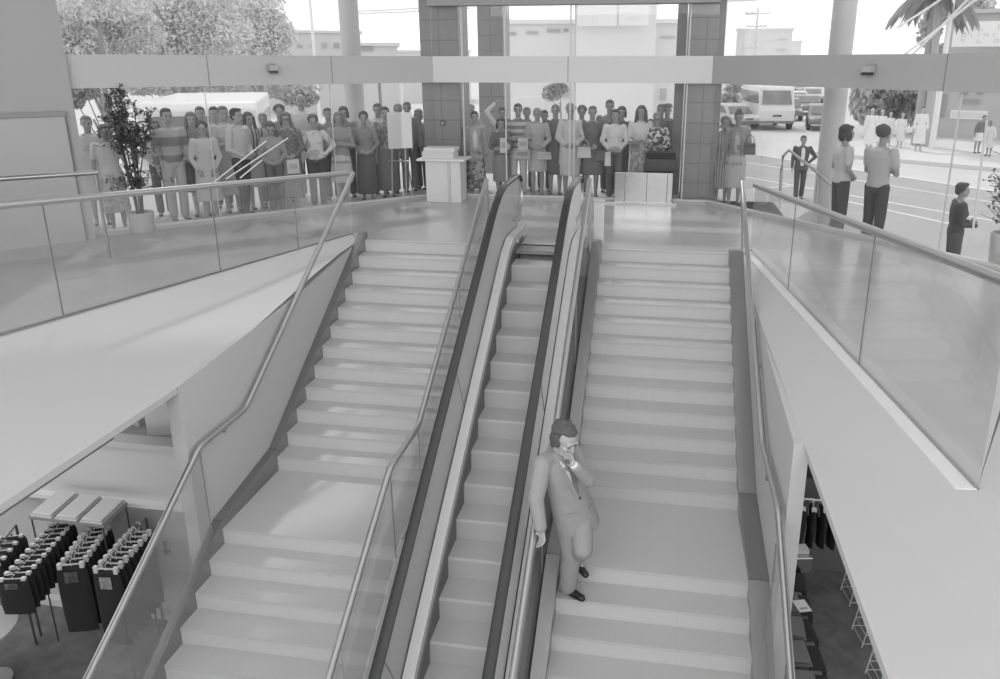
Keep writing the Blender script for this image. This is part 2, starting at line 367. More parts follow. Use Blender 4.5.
for X, side in ((XHL, 'left'), (XHR, 'right')):
    P = [Vector(p) for p in hpath(X)]
    h = MB(); h.rail(P[:-8], eo)
    h.build('handrail', BLACKR, es, smooth=True)
    # balustrade panel follows the rail from the deck upwards
    top = [p for p in P if 1][3:-4]
    def dz(y): return min(.2, nosl(y)+.2) if False else max(ZB+.1, min(.2, -5.97+.642*y))
    lo = [Vector((X-.012, p.y, min(dz(p.y), p.z-.03))) for p in top]; hi = [Vector((X-.012, p.y, p.z-.03)) for p in top]
    pn = MB(); pn.thick([q-eo for q in lo], [q-eo for q in hi], (.024, 0, 0)); pn.build('balustrade_panel', glass(.9,.06,veil=.35,name='frosted_glass') if X == XHL else PANEL, es)
    nw = MB(); nw.rail(P[-9:], eo, w=.046, h=.02); nw.build('rail_end_sheen', STEEL, es, smooth=True)  # end loop of the black rail; its pale reflection is put in as steel
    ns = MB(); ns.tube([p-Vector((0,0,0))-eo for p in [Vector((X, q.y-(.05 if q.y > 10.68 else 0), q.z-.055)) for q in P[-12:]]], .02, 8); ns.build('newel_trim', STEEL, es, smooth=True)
    # decks (inner and outer) and skirt
    ys = [10.75, 10.4, 9.75, 9.4, 3.4, 2.6]
    zt = [.2, .2, .2, dz(9.4), dz(3.4), dz(2.6)]
    inner = (X+.02, X+.13) if X == XHL else (X-.12, X-.02)
    outer = (X-.12, X-.02) if X == XHL else (X+.02, X+.125)
    for nm, (a, b), mt in (('inner_deck', inner, DECK), ('outer_deck', outer, PANEL)):
        d = MB(); pr = [(y-eo.y, z) for y, z in zip(ys, zt)]+[(y-eo.y, z-.16) for y, z in reversed(list(zip(ys, zt)))]
        d.slabx(pr, a-eo.x, b-eo.x); d.build(nm, mt, es, bevel=.012)
    sk = MB(); sx = (X+.125, X+.145) if X == XHL else (X-.145, X-.125)
    sk.slabx([(y-eo.y, z-.12) for y, z in zip(ys[1:], zt[1:])]+[(y-eo.y, z-.6) for y, z in reversed(list(zip(ys[1:], zt[1:])))], sx[0]-eo.x, sx[1]-eo.x)
    sk.build('skirt', mat(.42, rough=.4), es)
    jt = MB()
    for y in (5.0, 7.4):
        jt.beam(Vector((X+(.016 if X==XHL else .016), y, dz(y)))-eo, Vector((X+.016, y-.28, hz(y-.28)-.04))-eo, .006, .006)
    jt.build('panel_joint', mat(.5), es)
STP = mat(.66, rough=.8, bump=.3, bscale=150, name='escalator_step'); xs0, xs1 = XHL+.145, XHR-.145
GV = pattern('stripe_v', .69, .76, 60)
Yn, er, eg = 9.55, .2145, .334
ks = 0
y = 9.62; 
for k in range(19):
    yn = 9.50-k*eg; z = -6.22+.642*yn
    if z < ZB: break
    s_ = MB(); s_.slabx([(yn-eo.y+0, z-.02), (yn-eo.y-.0+.02, z), (yn-eo.y+eg+.01, z), (yn-eo.y+eg+.01, z-.04), (yn-eo.y+.03, z-.04), (yn-eo.y+.0, z-er-.02), (yn-eo.y-.012, z-er)], xs0-eo.x, xs1-eo.x)
    st = s_.build('step', GV, es)
cb = MB(); cb.box(xs0-eo.x, xs1-eo.x, 9.84-eo.y, 10.25-eo.y, -.05, -.0); cb.build('comb_plate', mat(.55, rough=.4), es)
cb = MB(); cb.box(xs0-eo.x, xs1-eo.x, 10.2-eo.y, 10.75-eo.y, -.03, .003); cb.build('landing_plate', mat(.70, rough=.35), es)
ind = MB(); ind.ell(Vector((xs0+.004, 9.95, .1))-eo, (.012,.03,.03)); ind.build('lamp', mat(.95), es)
tb = MB(); tb.slabx([(10.3-eo.y, -.3), (9.2-eo.y, -1.15), (5.0-eo.y, -3.75), (4.4-eo.y, ZB-.05), (4.4-eo.y, ZB-.09), (10.3-eo.y, -1.6)], SLX+.15-eo.x, SRX-.01-eo.x); tb.build('truss', mat(.4), es)
# white guard post at the head of the right staircase
g = thing('guard_post', 'low white boxed post at the top of the right staircase beside the escalator', 'post', (-.86, 10.35, 0))
MB().box(-.07,.07,-.05,.05,0,.62).build('post', mat(.86), g, bevel=.006); MB().box(-.08,.08,-.06,.06,.62,.64).build('cap', STEEL, g)
# ---------------------------------------------------------------- balustrades
def balustrade(a, b, ztop, joints, label, x_extra=0):
    """glass balustrade from a to b (base points); ztop=(za,zb); joints = parameters"""
    a = Vector((*a, 0)); b = Vector((*b, 0)); root = thing('glass_balustrade', label, 'balustrade', a)
    J = [0]+joints+[1]; n = Vector((-(b-a).y, (b-a).x, 0)).normalized()*.007
    zt = lambda t: ztop[0]+(ztop[1]-ztop[0])*t
    for t0, t1 in zip(J[:-1], J[1:]):
        e = .006/(b-a).length
        p, q = (b-a)*(t0+e), (b-a)*(t1-e)
        g = MB(); g.thick([p+Vector((0,0,.01)), q+Vector((0,0,.01))], [p+Vector((0,0,zt(t0)-.03)), q+Vector((0,0,zt(t1)-.03))], n*1.0); g.build('glass_panel', G_RAIL, root)
    for t in joints:
        p = (b-a)*t; g = MB(); g.beam(p+Vector((0,0,.0)), p+Vector((0,0,zt(t)-.03)), .009, .009, up=(0,1,0)); g.build('joint_strip', mat(.42), root)
    r = MB(); r.tube([Vector((0,0,zt(0)))+n*.5, (b-a)+Vector((0,0,zt(1)))+n*.5], .036, 12); r.build('top_rail', STEEL, root, smooth=True)
    c = MB(); c.beam(Vector((0,0,.008)), (b-a)+Vector((0,0,.008)), .03, .016); c.build('base_channel', STEELD, root)
    return root
def tpar(a, b, p): a=Vector(a); b=Vector(b); return (Vector(p)-a).dot(b-a)/(b-a).length_squared
a, b = (-4.60,10.48), (-7.05,3.2)
balustrade(a, b, (.92, 1.39), [tpar(a,b,p) for p in ((-5.08,9.47),(-5.52,8.24),(-6.01,6.37))], 'long glass balustrade with steel rail along the left edge of the upper floor')
a, b = (1.24,10.36), (1.97,4.36)
balustrade(a, b, (.90, 1.30), [tpar(a,b,p) for p in ((1.62,8.5),(1.77,6.3))], 'long glass balustrade with steel rail along the right edge of the upper floor')
a, b = (1.97,4.36), (4.55,9.5)
# ================================================================ facade
C1 = (-4.28, 13.8); C2 = (.83, 13.8)
LDv = Vector((LD[0], LD[1], 0)); RDv = Vector((RD[0], RD[1], 0))
def facet_pt(side, x, y=120):            # plan point on a facade facet under pixel column x
    d = ray(x, y)
    if side == 'C': return at_y(x, y, 13.8)
    p = Vector((*C1, 0)) if side == 'L' else Vector((*C2, 0)); v = LDv if side == 'L' else RDv
    # O + d t = p + v s
    det = d.x*(-v.y)+v.x*d.y; t = (p.x*(-v.y)+v.x*p.y)/det; q = O_+d*t; return q
BZ0, BZ1 = 2.14, 2.6
def facet_seg(i, p, q, nrm, mull, beam_m, joints, ztop=6.0, trans=None, mw=.022, thin=()):
    """one straight run of glazing from p to q (plan), nrm = inward normal"""
    p = Vector((*p, 0)); q = Vector((*q, 0)); d = (q-p).normalized(); n = Vector((*nrm, 0))
    w = bpy.data.objects.new('window_%d' % i, None); C.objects.link(w); w.location = p; struct(w)
    L = (q-p).length; fr = MB(); Z = Vector((0,0,1))
    fr.beam(Z*.04, d*L+Z*.04, .07, .08); 
    for s in mull: fr.beam(d*s+Z*0, d*s+Z*ztop, mw, .05, up=n) if s not in thin else fr.beam(d*s+Z*0, d*s+Z*BZ1, .010, .03, up=n)
    if trans: fr.beam(Z*trans, d*L+Z*trans, .06, .05)
    fr.build('window_frame', mat(.80, rough=.4), w)
    g = MB(); g.thick([Vector((0,0,.06)), d*L+Z*.06], [Z*ztop, d*L+Z*ztop], n*.012); g.build('pane', G_FACADE, w)
    b = MB(); h = (BZ1-BZ0)/2; zc = (BZ0+BZ1)/2
    b.beam(p+n*.05+Z*zc, q+n*.05+Z*zc, .16, 2*h); bo = struct(b.build('trim_%d' % i, beam_m))
    j = MB()
    for s in joints: j.beam(p+d*s+n*.1305+Z*(BZ0+.005), p+d*s+n*.1305+Z*(BZ1-.005), .012, .004, up=n)
    if joints: jo = j.build('joint', mat(.5), None); jo.parent = bo
    return w
sL = lambda x, y=120: (facet_pt('L', x, y)-Vector((*C1,0))).to_2d().length
sR = lambda x, y=120: (facet_pt('R', x, y)-Vector((*C2,0))).to_2d().length
BM = mat(.74, rough=.5)  # left run of the beam; light on each run is put into its tone
LEp = (C1[0]+LD[0]*13, C1[1]+LD[1]*13); REp = (C2[0]+RD[0]*9, C2[1]+RD[1]*9)
facet_seg(1, C1, LEp, (1/math.sqrt(2), -1/math.sqrt(2)), [sL(208), sL(332), 7.6], BM, [sL(206,70), sL(329,70)], thin=(sL(208), sL(332)))
cs = lambda x: at_y(x, 120, 13.8).x-C1[0]
facet_seg(2, C1, C2, (0, -1), [cs(464), cs(506), cs(570), cs(574.5), cs(685.5)], mat(.84, rough=.5), [cs(568.5)])  # centre run coloured lighter for the brighter light on it
facet_seg(3, C2, REp, (-rd.y and -abs(rd.y)*1, -rd.x) if False else (rd.y, -rd.x), [sR(958), 7.5], mat(.68, rough=.5), [sR(952,70)], thin=(sR(958),))  # right run coloured darker for the shade on this facet
# low curb under the glazing
m_ = MB()
for p, q in ((C1, LEp), (C1, C2), (C2, REp)): m_.beam(Vector((*p,.02)), Vector((*q,.02)), .16, .05)
struct(m_.build('trim_4', mat(.70)))
# window head of the centre bay, dark reveal
m_ = MB(); z0 = at_y(600, 4.0, 13.7).z; m_.box(-4.28,.83,13.62,13.95,z0,z0+.9); struct(m_.build('trim_7', mat(.62)))
# building parts above and behind the camera (closed room)
WALLM = mat(.74, rough=.8)
m_ = MB().prism([LEp, C1, C2, REp, (12,REp[1]), (12,-6), (-16,-6), (-16,LEp[1])], 6.0, 6.2); struct(m_.build('ceiling', mat(.88, rough=.8)))
m_ = MB(); m_.box(-16,9,-6,.6,-.45,0); struct(m_.build('floor', FL))      # gallery under the camera
m_ = MB(); m_.box(-16,-4.36,.6,3.0,-.45,0); struct(m_.build('floor', FL))
m_ = MB(); m_.box(-16,9,-6,18,ZB-.3,ZB-.11); struct(m_.build('floor', mat(.4)))
m_ = MB(); m_.box(-16,9,17.9,18.1,ZB-.1,-1.42); struct(m_.build('wall_far', WALLM))
# ---------------------------------------------------------------- columns
TILEC = tiled(.56, .47, .36, .36, 'XZ', rough=.35, jw=.012, var=.008)
def sqcol(x0, x1, Yf, dep, z0, z1, label, m=TILEC):
    t = thing('tiled_column', label, 'column', ((x0+x1)/2, Yf+dep/2, z0)); w = (x1-x0)/2
    MB().box(-w,w,-dep/2,dep/2,0,z1-z0).build('shaft', m, t, bevel=.008)
    MB().box(-w-.004,w+.004,-dep/2-.004,dep/2+.004,0,.09).build('plinth', mat(.5), t); return t
a, b = at_y(422.5,100,13.98).x, at_y(460,100,13.98).x
cA = sqcol(a, b, 13.98, .72, 0, 6.0, 'dark square tiled column behind the white podium')
a, b = at_y(685,100,13.98).x, at_y(721,100,13.98).x
cB = sqcol(a, b, 13.98, .72, 0, 6.0, 'dark square tiled column at the right corner, beside the steel planter')
a, b = at_y(479,100,18.5).x, at_y(504,100,18.5).x
cC = sqcol(a, b, 18.5, .8, -1.2, 9, 'dark square column further out, seen left of the middle window')
sw = thing('wall_socket', 'small dark wall box fixed to the tiled column above the podium', 'socket', at_y(443,123,13.97))
MB().box(-.045,.045,-.03,.0,-.05,.05).build('case', mat(.4), sw); MB().box(-.02,.02,-.034,-.029,-.02,.02).build('cover', mat(.75), sw)
a, b = at_y(674,100,14.75).x, at_y(683.5,100,14.75).x
m_ = MB(); m_.box(a, b, 14.75, 15.0, 0, 6); tag(m_.build('door_post', mat(.55)), 'dark upright post just left of the right tiled column', 'post')
def rcol(x, y, D, r, z0, z1, label):
    p = at_d(x, y, D); t = thing('round_column', label, 'column', (p.x, p.y, z0))
    MB().lathe([(r,0),(r,z1-z0)], n=28).build('shaft', mat(.78, rough=.6), t, smooth=True); MB().lathe([(r+.02,0),(r+.02,.08),(r,.1)], n=28).build('plinth', mat(.7), t, smooth=True)
    return t
rcol(356, 120, 16.2, .19, 0, 9, 'round white column outside the left glazing behind the crowd')
rcol(833, 120, 14.6, .20, -1.2, 9, 'round white column outside the right glazing near the outdoor handrail')
# spot lamps on the beam
def spot(side, x, y, label):
    p = facet_pt(side, x, y); n = Vector((1/math.sqrt(2), -1/math.sqrt(2), 0)) if side == 'L' else Vector((rd.y, -rd.x, 0))
    ang = math.atan2(n.x, -n.y); t = thing('spot_lamp', label, 'lamp', (p.x+n.x*.13, p.y+n.y*.13, p.z), rz=ang)
    MB().box(-.07,.07,-.03,0,-.02,.10).build('bracket', mat(.62), t, bevel=.005)
    MB().box(-.065,.065,-.15,-.03,-.01,.075).build('housing', mat(.70), t, bevel=.01)
    MB().box(-.06,.06,-.155,-.05,-.05,-.01).build('lens', mat(.22, rough=.2), t, bevel=.005)
spot('L', 269, 70, 'small wall spot lamp on the white beam left of the round column')
spot('R', 878, 71.5, 'small wall spot lamp on the shaded beam at the right')
# ================================================================ outside
SG = mat(.80, rough=.9, var=.02, vscale=.4, name='sunlit_road')
m_ = MB(); m_.box(-140,160,4,260,-1.4,-1.2); o = m_.build('street', SG)
bpy.data.objects['street'].data = MB().prism([(LEp[0]-30,LEp[1]-6), (LEp[0],LEp[1]+.2), (C1[0],C1[1]+.15), (C2[0],C2[1]+.15), (REp[0],REp[1]+.2), (60,REp[1]-6), (160,60),(160,260),(-140,260),(-140,20)], -1.4, -1.2).mesh('street')
bpy.data.objects['street'].data.materials.append(SG); struct(bpy.data.objects['street'])
PAV = mat(.74, rough=.85, var=.015, vscale=2, name='terrace_paving')
xr = 2.05; yr = C2[1]+(xr-C2[0])*rd.y/rd.x
m_ = MB(); m_.prism([LEp, C1, C2, (xr,yr), (xr,15.4), (.5,17), (-7,17), (-12,13), (LEp[0]-4,LEp[1]+2)], -1.2, 0); struct(m_.build('terrace', PAV))
nO = Vector((-rd.y, rd.x, 0))            # outward normal of the right facet
p0 = Vector((xr, yr, 0)); p1 = Vector((*REp, 0))
m_ = MB(); m_.prism([tuple((p0).to_2d()), tuple(p1.to_2d()), tuple((p1+nO*.6).to_2d()), tuple((p0+nO*.6).to_2d())], -1.2, -.25); struct(m_.build('terrace', mat(.66)))
# darker near lane and painted lines
q = [at_z(x, y, -1.2) for x, y in ((700,147),(1080,205))]; dq = (q[1]-q[0]).normalized()
m_ = MB(); m_.prism([tuple((q[0]-dq*6).to_2d()), tuple((q[1]+dq*12).to_2d()), (REp[0]+8,REp[1]-2), (REp[0],REp[1]+.3), (C2[0],C2[1]+.2), (C2[0]-3,C2[1]+.2)], -1.2, -1.194); struct(m_.build('near_lane', mat(.66, rough=.9, var=.02, vscale=.8)))
LN = mat(.88); k = 0
for (x0,y0),(x1,y1),w in (((700,146),(1080,204),.22), ((740,176),(1000,222),.12), ((700,155),(1010,205),.1), ((840,200),(960,226),.12), ((745,190),(790,186),.1), ((840,160),(880,156),.2)):
    a = at_z(x0,y0,-1.19); b = at_z(x1,y1,-1.19); m_ = MB(); m_.beam(a+Vector((0,0,.001)), b+Vector((0,0,.001)), w, .006)
    tag(m_.build('road_line', LN), 'long pale painted line on the road outside', 'road line', 'painted lines on the road')
# far side pavement with the onlookers
a = at_z(845,158,-1.2); b = at_z(1040,176,-1.2); d = (b-a).normalized(); n = Vector((-d.y,d.x,0))
m_ = MB(); m_.prism([tuple((a-d*2).to_2d()), tuple((b+d*20).to_2d()), tuple((b+d*20+n*14).to_2d()), tuple((a-d*2+n*14).to_2d())], -1.2, -1.05); struct(m_.build('pavement', mat(.84, rough=.9)))
# outdoor handrail beside the terrace
t = thing('outdoor_handrail', 'bent tubular steel handrail outside at the edge of the terrace steps', 'handrail', at_z(780,200,0))
o0 = Vector(t.location); D1 = math.hypot(o0.x, o0.y)
p1 = at_d(783,156,D1); p2 = at_d(789,150,D1); p3 = at_d(818,173,D1-.3); p4 = at_d(842,195,D1-.5); b3 = at_d(817,204,D1-.3)
MB().tube([v-o0 for v in (at_d(780,200,D1), at_d(781.5,170,D1), p1, p2, p3, p4)], .03, 10).build('rail', STEEL, t, smooth=True)
MB().tube([v-o0 for v in (b3-Vector((0,0,.3)), p3)], .025, 8).build('post', STEEL, t, smooth=True)
# ---------------------------------------------------------------- vehicles
GLD = mat(.55, rough=.15)
def vehicle(kind, x, y, D, rz, shade, label, group=None, zg=-1.2):
    p = at_d(x, y, D); t = thing(kind, label, 'van' if kind != 'car' else 'car', (p.x, p.y, zg), rz, group)
    bm_ = mat(shade, rough=.35)
    if kind == 'car':
        prof = [(-2.1,.35),(-2.15,.7),(-1.2,.85),(-.6,1.35),(.9,1.38),(1.55,.92),(2.15,.88),(2.2,.4)]
        w = .82; gl = [(-.98,.9),(-.52,1.3),(.82,1.32),(1.3,.92)]; wx = (-1.35,1.35); wr = .32
    else:
        prof = [(-2.4,.4),(-2.45,1.1),(-2.2,1.35),(-1.9,2.25),(-1.7,2.4),(2.3,2.42),(2.4,2.2),(2.42,.4)]
        w = .98; gl = [(-2.02,1.45),(-1.8,2.1),(2.2,2.12),(2.25,1.45)]; wx = (-1.5,1.6); wr = .36
    MB().slabx([(a,b) for a,b in prof], -w, w).build('body', bm_, t, bevel=.05)
    g = MB(); g.slabx(gl, -w-.01, w+.01)
    fa, fb = (gl[0], gl[1])
    g.build('side_window', GLD, t)
    ws = MB(); (y0,z0),(y1,z1) = ((-1.2,.87),(-.62,1.33)) if kind == 'car' else ((-2.2,1.4),(-1.92,2.2))
    ws.add([(-w*.86,y0-.03,z0+.02),(w*.86,y0-.03,z0+.02),(w*.78,y1-.03,z1-.03),(-w*.78,y1-.03,z1-.03),(-w*.86,y0+.03,z0+.02),(w*.86,y0+.03,z0+.02),(w*.78,y1+.03,z1-.03),(-w*.78,y1+.03,z1-.03)], [(0,1,2,3),(7,6,5,4),(0,4,5,1),(3,2,6,7)]); ws.build('windscreen', GLD, t)
    for sx in (-w+.02, w-.02):
        for wy in wx:
            q = MB(); q.tube([(sx-.11,wy,wr),(sx+.11,wy,wr)], wr, 16); q.build('wheel', mat(.3), t, smooth=True)
    f0 = prof[0][0]
    MB().box(-w*.98,w*.98,f0-.1,f0,.38,.52).build('bumper', mat(.5), t, bevel=.02)
    MB().box(-.25,.25,f0-.06,f0+.02,.75 if kind != 'car' else .58,.87 if kind != 'car' else .68).build('grille', mat(.45), t)
    for sx in (-w*.8, w*.8): MB().ell((sx, f0-.0, .68 if kind == 'car' else .95), (.12,.05,.09)).build('headlamp', mat(.9, rough=.1), t, smooth=True)
    return t
vehicle('van', 766, 118, 47, .12, .92, 'large white van parked facing us beyond the two women by the column')
v_ = vehicle('van', 214, 130, 20, .45, .93, 'white van with a pale roof parked behind the crowd at the left')
v_.scale = (1.2,1.2,1.2)
G = 'cars parked in the distance along the road'
for i, (x, D, s, rz) in enumerate(((731,46,.85,.4),(744,62,.8,.4),(785,54,.55,.0),(795,68,.85,0),(806,60,.6,.0),(812,78,.8,-.1),(735,78,.86,.3),(801,98,.8,0))):
    y = 62+746.264*3.7/D*.97
    vehicle('car', x, y, D, rz, s, 'distant parked car in the hazy row beyond the forecourt', G)
vehicle('car', 823, 120, 47, -.15, .62, 'grey car driving alone on the road just left of the round column')
# ---------------------------------------------------------------- buildings
def building(x0, x1, ytop, D, label, shade, wins=(), depth=8, extra=None, zg=-1.2):
    a = at_d(x0, 62, D); b = at_d(x1, 62, D); top = at_d((x0+x1)/2, ytop, D).z
    a.z = b.z = zg; d = (b-a); L = d.length; d.normalize(); ang = math.atan2(d.y, d.x)
    t = thing('building', label, 'building', a, ang); H = top-zg
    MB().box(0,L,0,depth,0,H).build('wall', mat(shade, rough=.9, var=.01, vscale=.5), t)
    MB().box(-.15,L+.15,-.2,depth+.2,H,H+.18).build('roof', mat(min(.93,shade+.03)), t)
    for (u0,u1,v0,v1,s) in wins:
        pu0, pu1 = [ (x-x0)/(x1-x0)*L for x in (u0,u1)]; z0, z1 = at_d((x0+x1)/2, v1, D).z-zg, at_d((x0+x1)/2, v0, D).z-zg
        f = MB().box(pu0,pu1,-.08,.02,z0,z1).build('window', mat(min(.93,s+.06)), t)
        e = min(.08,(pu1-pu0)*.1); MB().box(pu0+e,pu1-e,-.1,-.06,z0+e,z1-e).build('pane', mat(s, rough=.3), f)
    return t, L, H
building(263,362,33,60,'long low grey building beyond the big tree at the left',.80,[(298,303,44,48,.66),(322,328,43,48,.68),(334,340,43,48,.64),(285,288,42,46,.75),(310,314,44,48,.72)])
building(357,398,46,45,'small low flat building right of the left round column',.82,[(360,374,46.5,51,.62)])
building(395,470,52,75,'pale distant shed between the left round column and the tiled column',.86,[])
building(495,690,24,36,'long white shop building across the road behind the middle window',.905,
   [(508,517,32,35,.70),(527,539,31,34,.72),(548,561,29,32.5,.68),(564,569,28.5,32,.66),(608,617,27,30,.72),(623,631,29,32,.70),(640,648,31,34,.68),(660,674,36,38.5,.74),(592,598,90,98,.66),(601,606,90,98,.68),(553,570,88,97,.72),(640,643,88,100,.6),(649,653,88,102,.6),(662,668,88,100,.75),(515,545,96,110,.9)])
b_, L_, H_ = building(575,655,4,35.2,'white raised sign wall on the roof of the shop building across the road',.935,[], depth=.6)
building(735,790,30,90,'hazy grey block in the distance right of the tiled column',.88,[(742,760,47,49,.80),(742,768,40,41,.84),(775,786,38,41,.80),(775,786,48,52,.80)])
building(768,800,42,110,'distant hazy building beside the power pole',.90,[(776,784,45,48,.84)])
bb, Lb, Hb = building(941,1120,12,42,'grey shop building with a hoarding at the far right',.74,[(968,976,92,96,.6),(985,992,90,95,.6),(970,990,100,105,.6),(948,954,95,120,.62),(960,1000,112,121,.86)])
# signs, lettering too pale to read: pale marks only
def sign(x0, x1, y0, y1, D, label, rows, shade, ink, name='sign_board'):
    a = at_d(x0, (y0+y1)/2, D); b = at_d(x1, (y0+y1)/2, D); top = at_d((x0+x1)/2, y0, D).z; bot = at_d((x0+x1)/2, y1, D).z
    a.z = b.z = bot; d = b-a; L = d.length; ang = math.atan2(d.y, d.x); H = top-bot
    t = thing(name, label, 'sign', a, ang); MB().box(0,L,0,.12,0,H).build('board', mat(shade), t, bevel=.01)
    rnd = random.Random(int(x0)); mk = MB()
    for (u0,u1,v0,v1,nn) in rows:
        w = (u1-u0)*L/nn
        for k in range(nn):
            if rnd.random() < .14: continue
            x = (u0*L)+k*w; zt, zb = H*(1-v0), H*(1-v1); s = w*.16; c = rnd.choice('HLOTI')
            if c in 'HOL': mk.box(x,x+s,-.01,0,zb,zt)
            if c in 'HO': mk.box(x+w*.55,x+w*.55+s,-.01,0,zb,zt)
            if c in 'OLT': mk.box(x,x+w*.6,-.012,-.001,zb if c != 'T' else zt-s,(zb+s) if c != 'T' else zt)
            if c == 'O': mk.box(x,x+w*.6,-.012,-.001,zt-s,zt)
            if c == 'H': mk.box(x,x+w*.6,-.012,-.001,(zb+zt)/2-s/2,(zb+zt)/2+s/2)
            if c in 'TI': mk.box(x+w*.28,x+w*.28+s,-.01,0,zb,zt)
    mk.build('lettering', mat(ink), t); return t
sign(953,1040,21,46.5,41,'white hoarding with faint rows of lettering on the building at the far right',[(.1,.98,.12,.36,9),(.1,.98,.45,.62,10),(.1,.98,.7,.86,9)],.95,.86)
sign(619,649,5,25.5,34.5,'small white sign with two faint lines of script on the shop building',[(.1,.9,.35,.5,7),(.15,.85,.62,.76,6)],.96,.88)
sign(578,617,5,26,34.5,'pale sign panel with two upright marks beside the small white sign',[(.1,.18,.3,.9,1),(.35,.43,.3,.9,1)],.945,.85)
# power pole and wires
def pole(x, ybase, ytop, D, r, label, shade, arms=(), name='power_pole', zg=-1.2):
    p = at_d(x, 62, D); top = at_d(x, ytop, D).z; t = thing(name, label, 'pole', (p.x,p.y,zg))
    MB().lathe([(r,0),(r*.7,top-zg)], n=10).build('shaft', mat(shade), t, smooth=True)
    for z, w in arms:
        MB().box(-w,w,-.06,.06,top-zg-z-.06,top-zg-z+.06).build('crossarm', mat(shade), t)
        for s in (-.9,-.4,.4,.9): MB().lathe([(.05,0),(.03,.15)], (s*w,0,top-zg-z+.06), 8).build('insulator', mat(.8), t)
    return t
pole(754,110,8,75,.12,'thin power pole with crossarms against the sky',.80,[(.5,1.1),(1.6,.9)])
pole(315,110,-30,40,.09,'slim white pole standing behind the crowd left of the round column',.93)
pole(378,110,60,32,.08,'thin dark pole in the street right of the left round column',.55)
pole(944,150,-20,36,.13,'tall white pole beside the palm tree on the far pavement',.92)
pole(929,150,-20,37.5,.3,'thick dark trunk-like pole behind the white pole',.66)
pole(400,110,80,26,.06,'short white bollard pole behind the easel',.93)
wi = MB()
for (x0,y0,x1,y1,D) in ((700,2,860,-6,60),(340,14,470,8,60),(338,12,462,5,60),(900,58,990,-12,34),(897,28,960,-14,35),(905,62,975,-8,35)):
    wi.tube([at_d(x0,y0,D), at_d((x0+x1)/2,(y0+y1)/2+1,D), at_d(x1,y1,D-2)], .05, 5)
tag(wi.build('overhead_wires', mat(.88)), 'thin pale overhead wires crossing above the street', 'wires')
# ---------------------------------------------------------------- trees
def leafcloud(mb, c, r, n, s, rnd, stretch=1):
    for _ in range(n):
        u = Vector((rnd.gauss(0,1), rnd.gauss(0,1), rnd.gauss(0,1))).normalized()*(rnd.random()**.4)
        p = Vector(c)+Vector((u.x*r[0], u.y*r[1], u.z*r[2]))
        a = Vector((rnd.gauss(0,1), rnd.gauss(0,1), rnd.gauss(0,1)*stretch)).normalized(); b = a.cross(Vector((rnd.gauss(0,1), rnd.gauss(0,1), rnd.gauss(0,1)))).normalized()
        k = s*rnd.uniform(.6,1.4); k2 = k*.45
        mb.add([p-a*k, p+b*k2, p+a*k, p-b*k2+Vector((0,0,-k2*.3))], [(0,1,2,3)])
def tree(x, D, blobs, label, shade, n, s, trunk=.25, zg=-1.2, name='leafy_tree', var=.08, stretch=1, seed=1):
    p = at_d(x, 62, D); t = thing(name, label, 'tree', (p.x,p.y,zg)); rnd = random.Random(seed); o = Vector(t.location)
    MB_ = MB(); cz = []
    for (bx, by, rx, ry) in blobs:
        c = at_d(bx, by, D+rnd.uniform(-1.5,1.5)); k = D/746
        leafcloud(MB_, c-o, (rx*k, rx*k*.7, ry*k), n, s, rnd, stretch); cz.append(c-o)
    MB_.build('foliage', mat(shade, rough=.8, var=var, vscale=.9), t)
    tr = MB(); hi = max(cz, key=lambda v: v.z)
    tr.tube([(0,0,0), (0.1,0,hi.z*.4), hi*.8], [trunk, trunk*.8, trunk*.4], 8)
    for c in cz: tr.tube([Vector((.1,0,hi.z*.35)), c], [trunk*.5, trunk*.15], 6)
    tr.build('trunk', mat(.6), t, smooth=True); return t
TL = 'big hazy leafy tree outside filling the upper left windows'
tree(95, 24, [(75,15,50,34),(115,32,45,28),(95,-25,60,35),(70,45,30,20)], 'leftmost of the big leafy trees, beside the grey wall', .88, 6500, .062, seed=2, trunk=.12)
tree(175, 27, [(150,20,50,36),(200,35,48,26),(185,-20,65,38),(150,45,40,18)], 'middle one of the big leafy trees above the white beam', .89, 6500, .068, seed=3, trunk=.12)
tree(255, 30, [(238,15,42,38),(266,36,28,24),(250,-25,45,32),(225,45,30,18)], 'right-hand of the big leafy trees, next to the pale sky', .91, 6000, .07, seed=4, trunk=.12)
tree(100, 20, [(85,92,14,7),(75,100,9,7)], 'low dark bush beyond the glass at the far left', .66, 500, .06, trunk=.06, name='bush', seed=5)
tree(230, 36, [(160,88,45,7),(215,88,40,7),(270,89,50,8),(300,98,20,8)], 'dark hedge bank far behind the white van', .70, 900, .12, trunk=.05, name='hedge', seed=6)
tree(560, 30, [(552,93,10,8),(560,88,9,6)], 'small dark shrub seen over the heads at the middle window', .62, 300, .08, trunk=.06, name='shrub', seed=8)
tree(880, 43, [(868,100,16,20),(892,97,18,20),(912,100,14,22),(900,82,26,10)], 'tall dark reedy hedge behind the white-clothed onlookers', .68, 750, .22, trunk=.08, name='hedge', var=.16, stretch=4, seed=9)
tree(734, 50, [(734,88,6,5),(728,100,9,7),(748,92,7,7)], 'small hazy tree over the two women by the tiled column', .74, 260, .2, trunk=.08, seed=10)
tree(952, 45, [(955,50,18,7),(930,30,10,18),(950,8,13,9),(975,4,16,6)], 'ragged tree behind the palm at the upper right', .80, 380, .2, trunk=.1, seed=12)
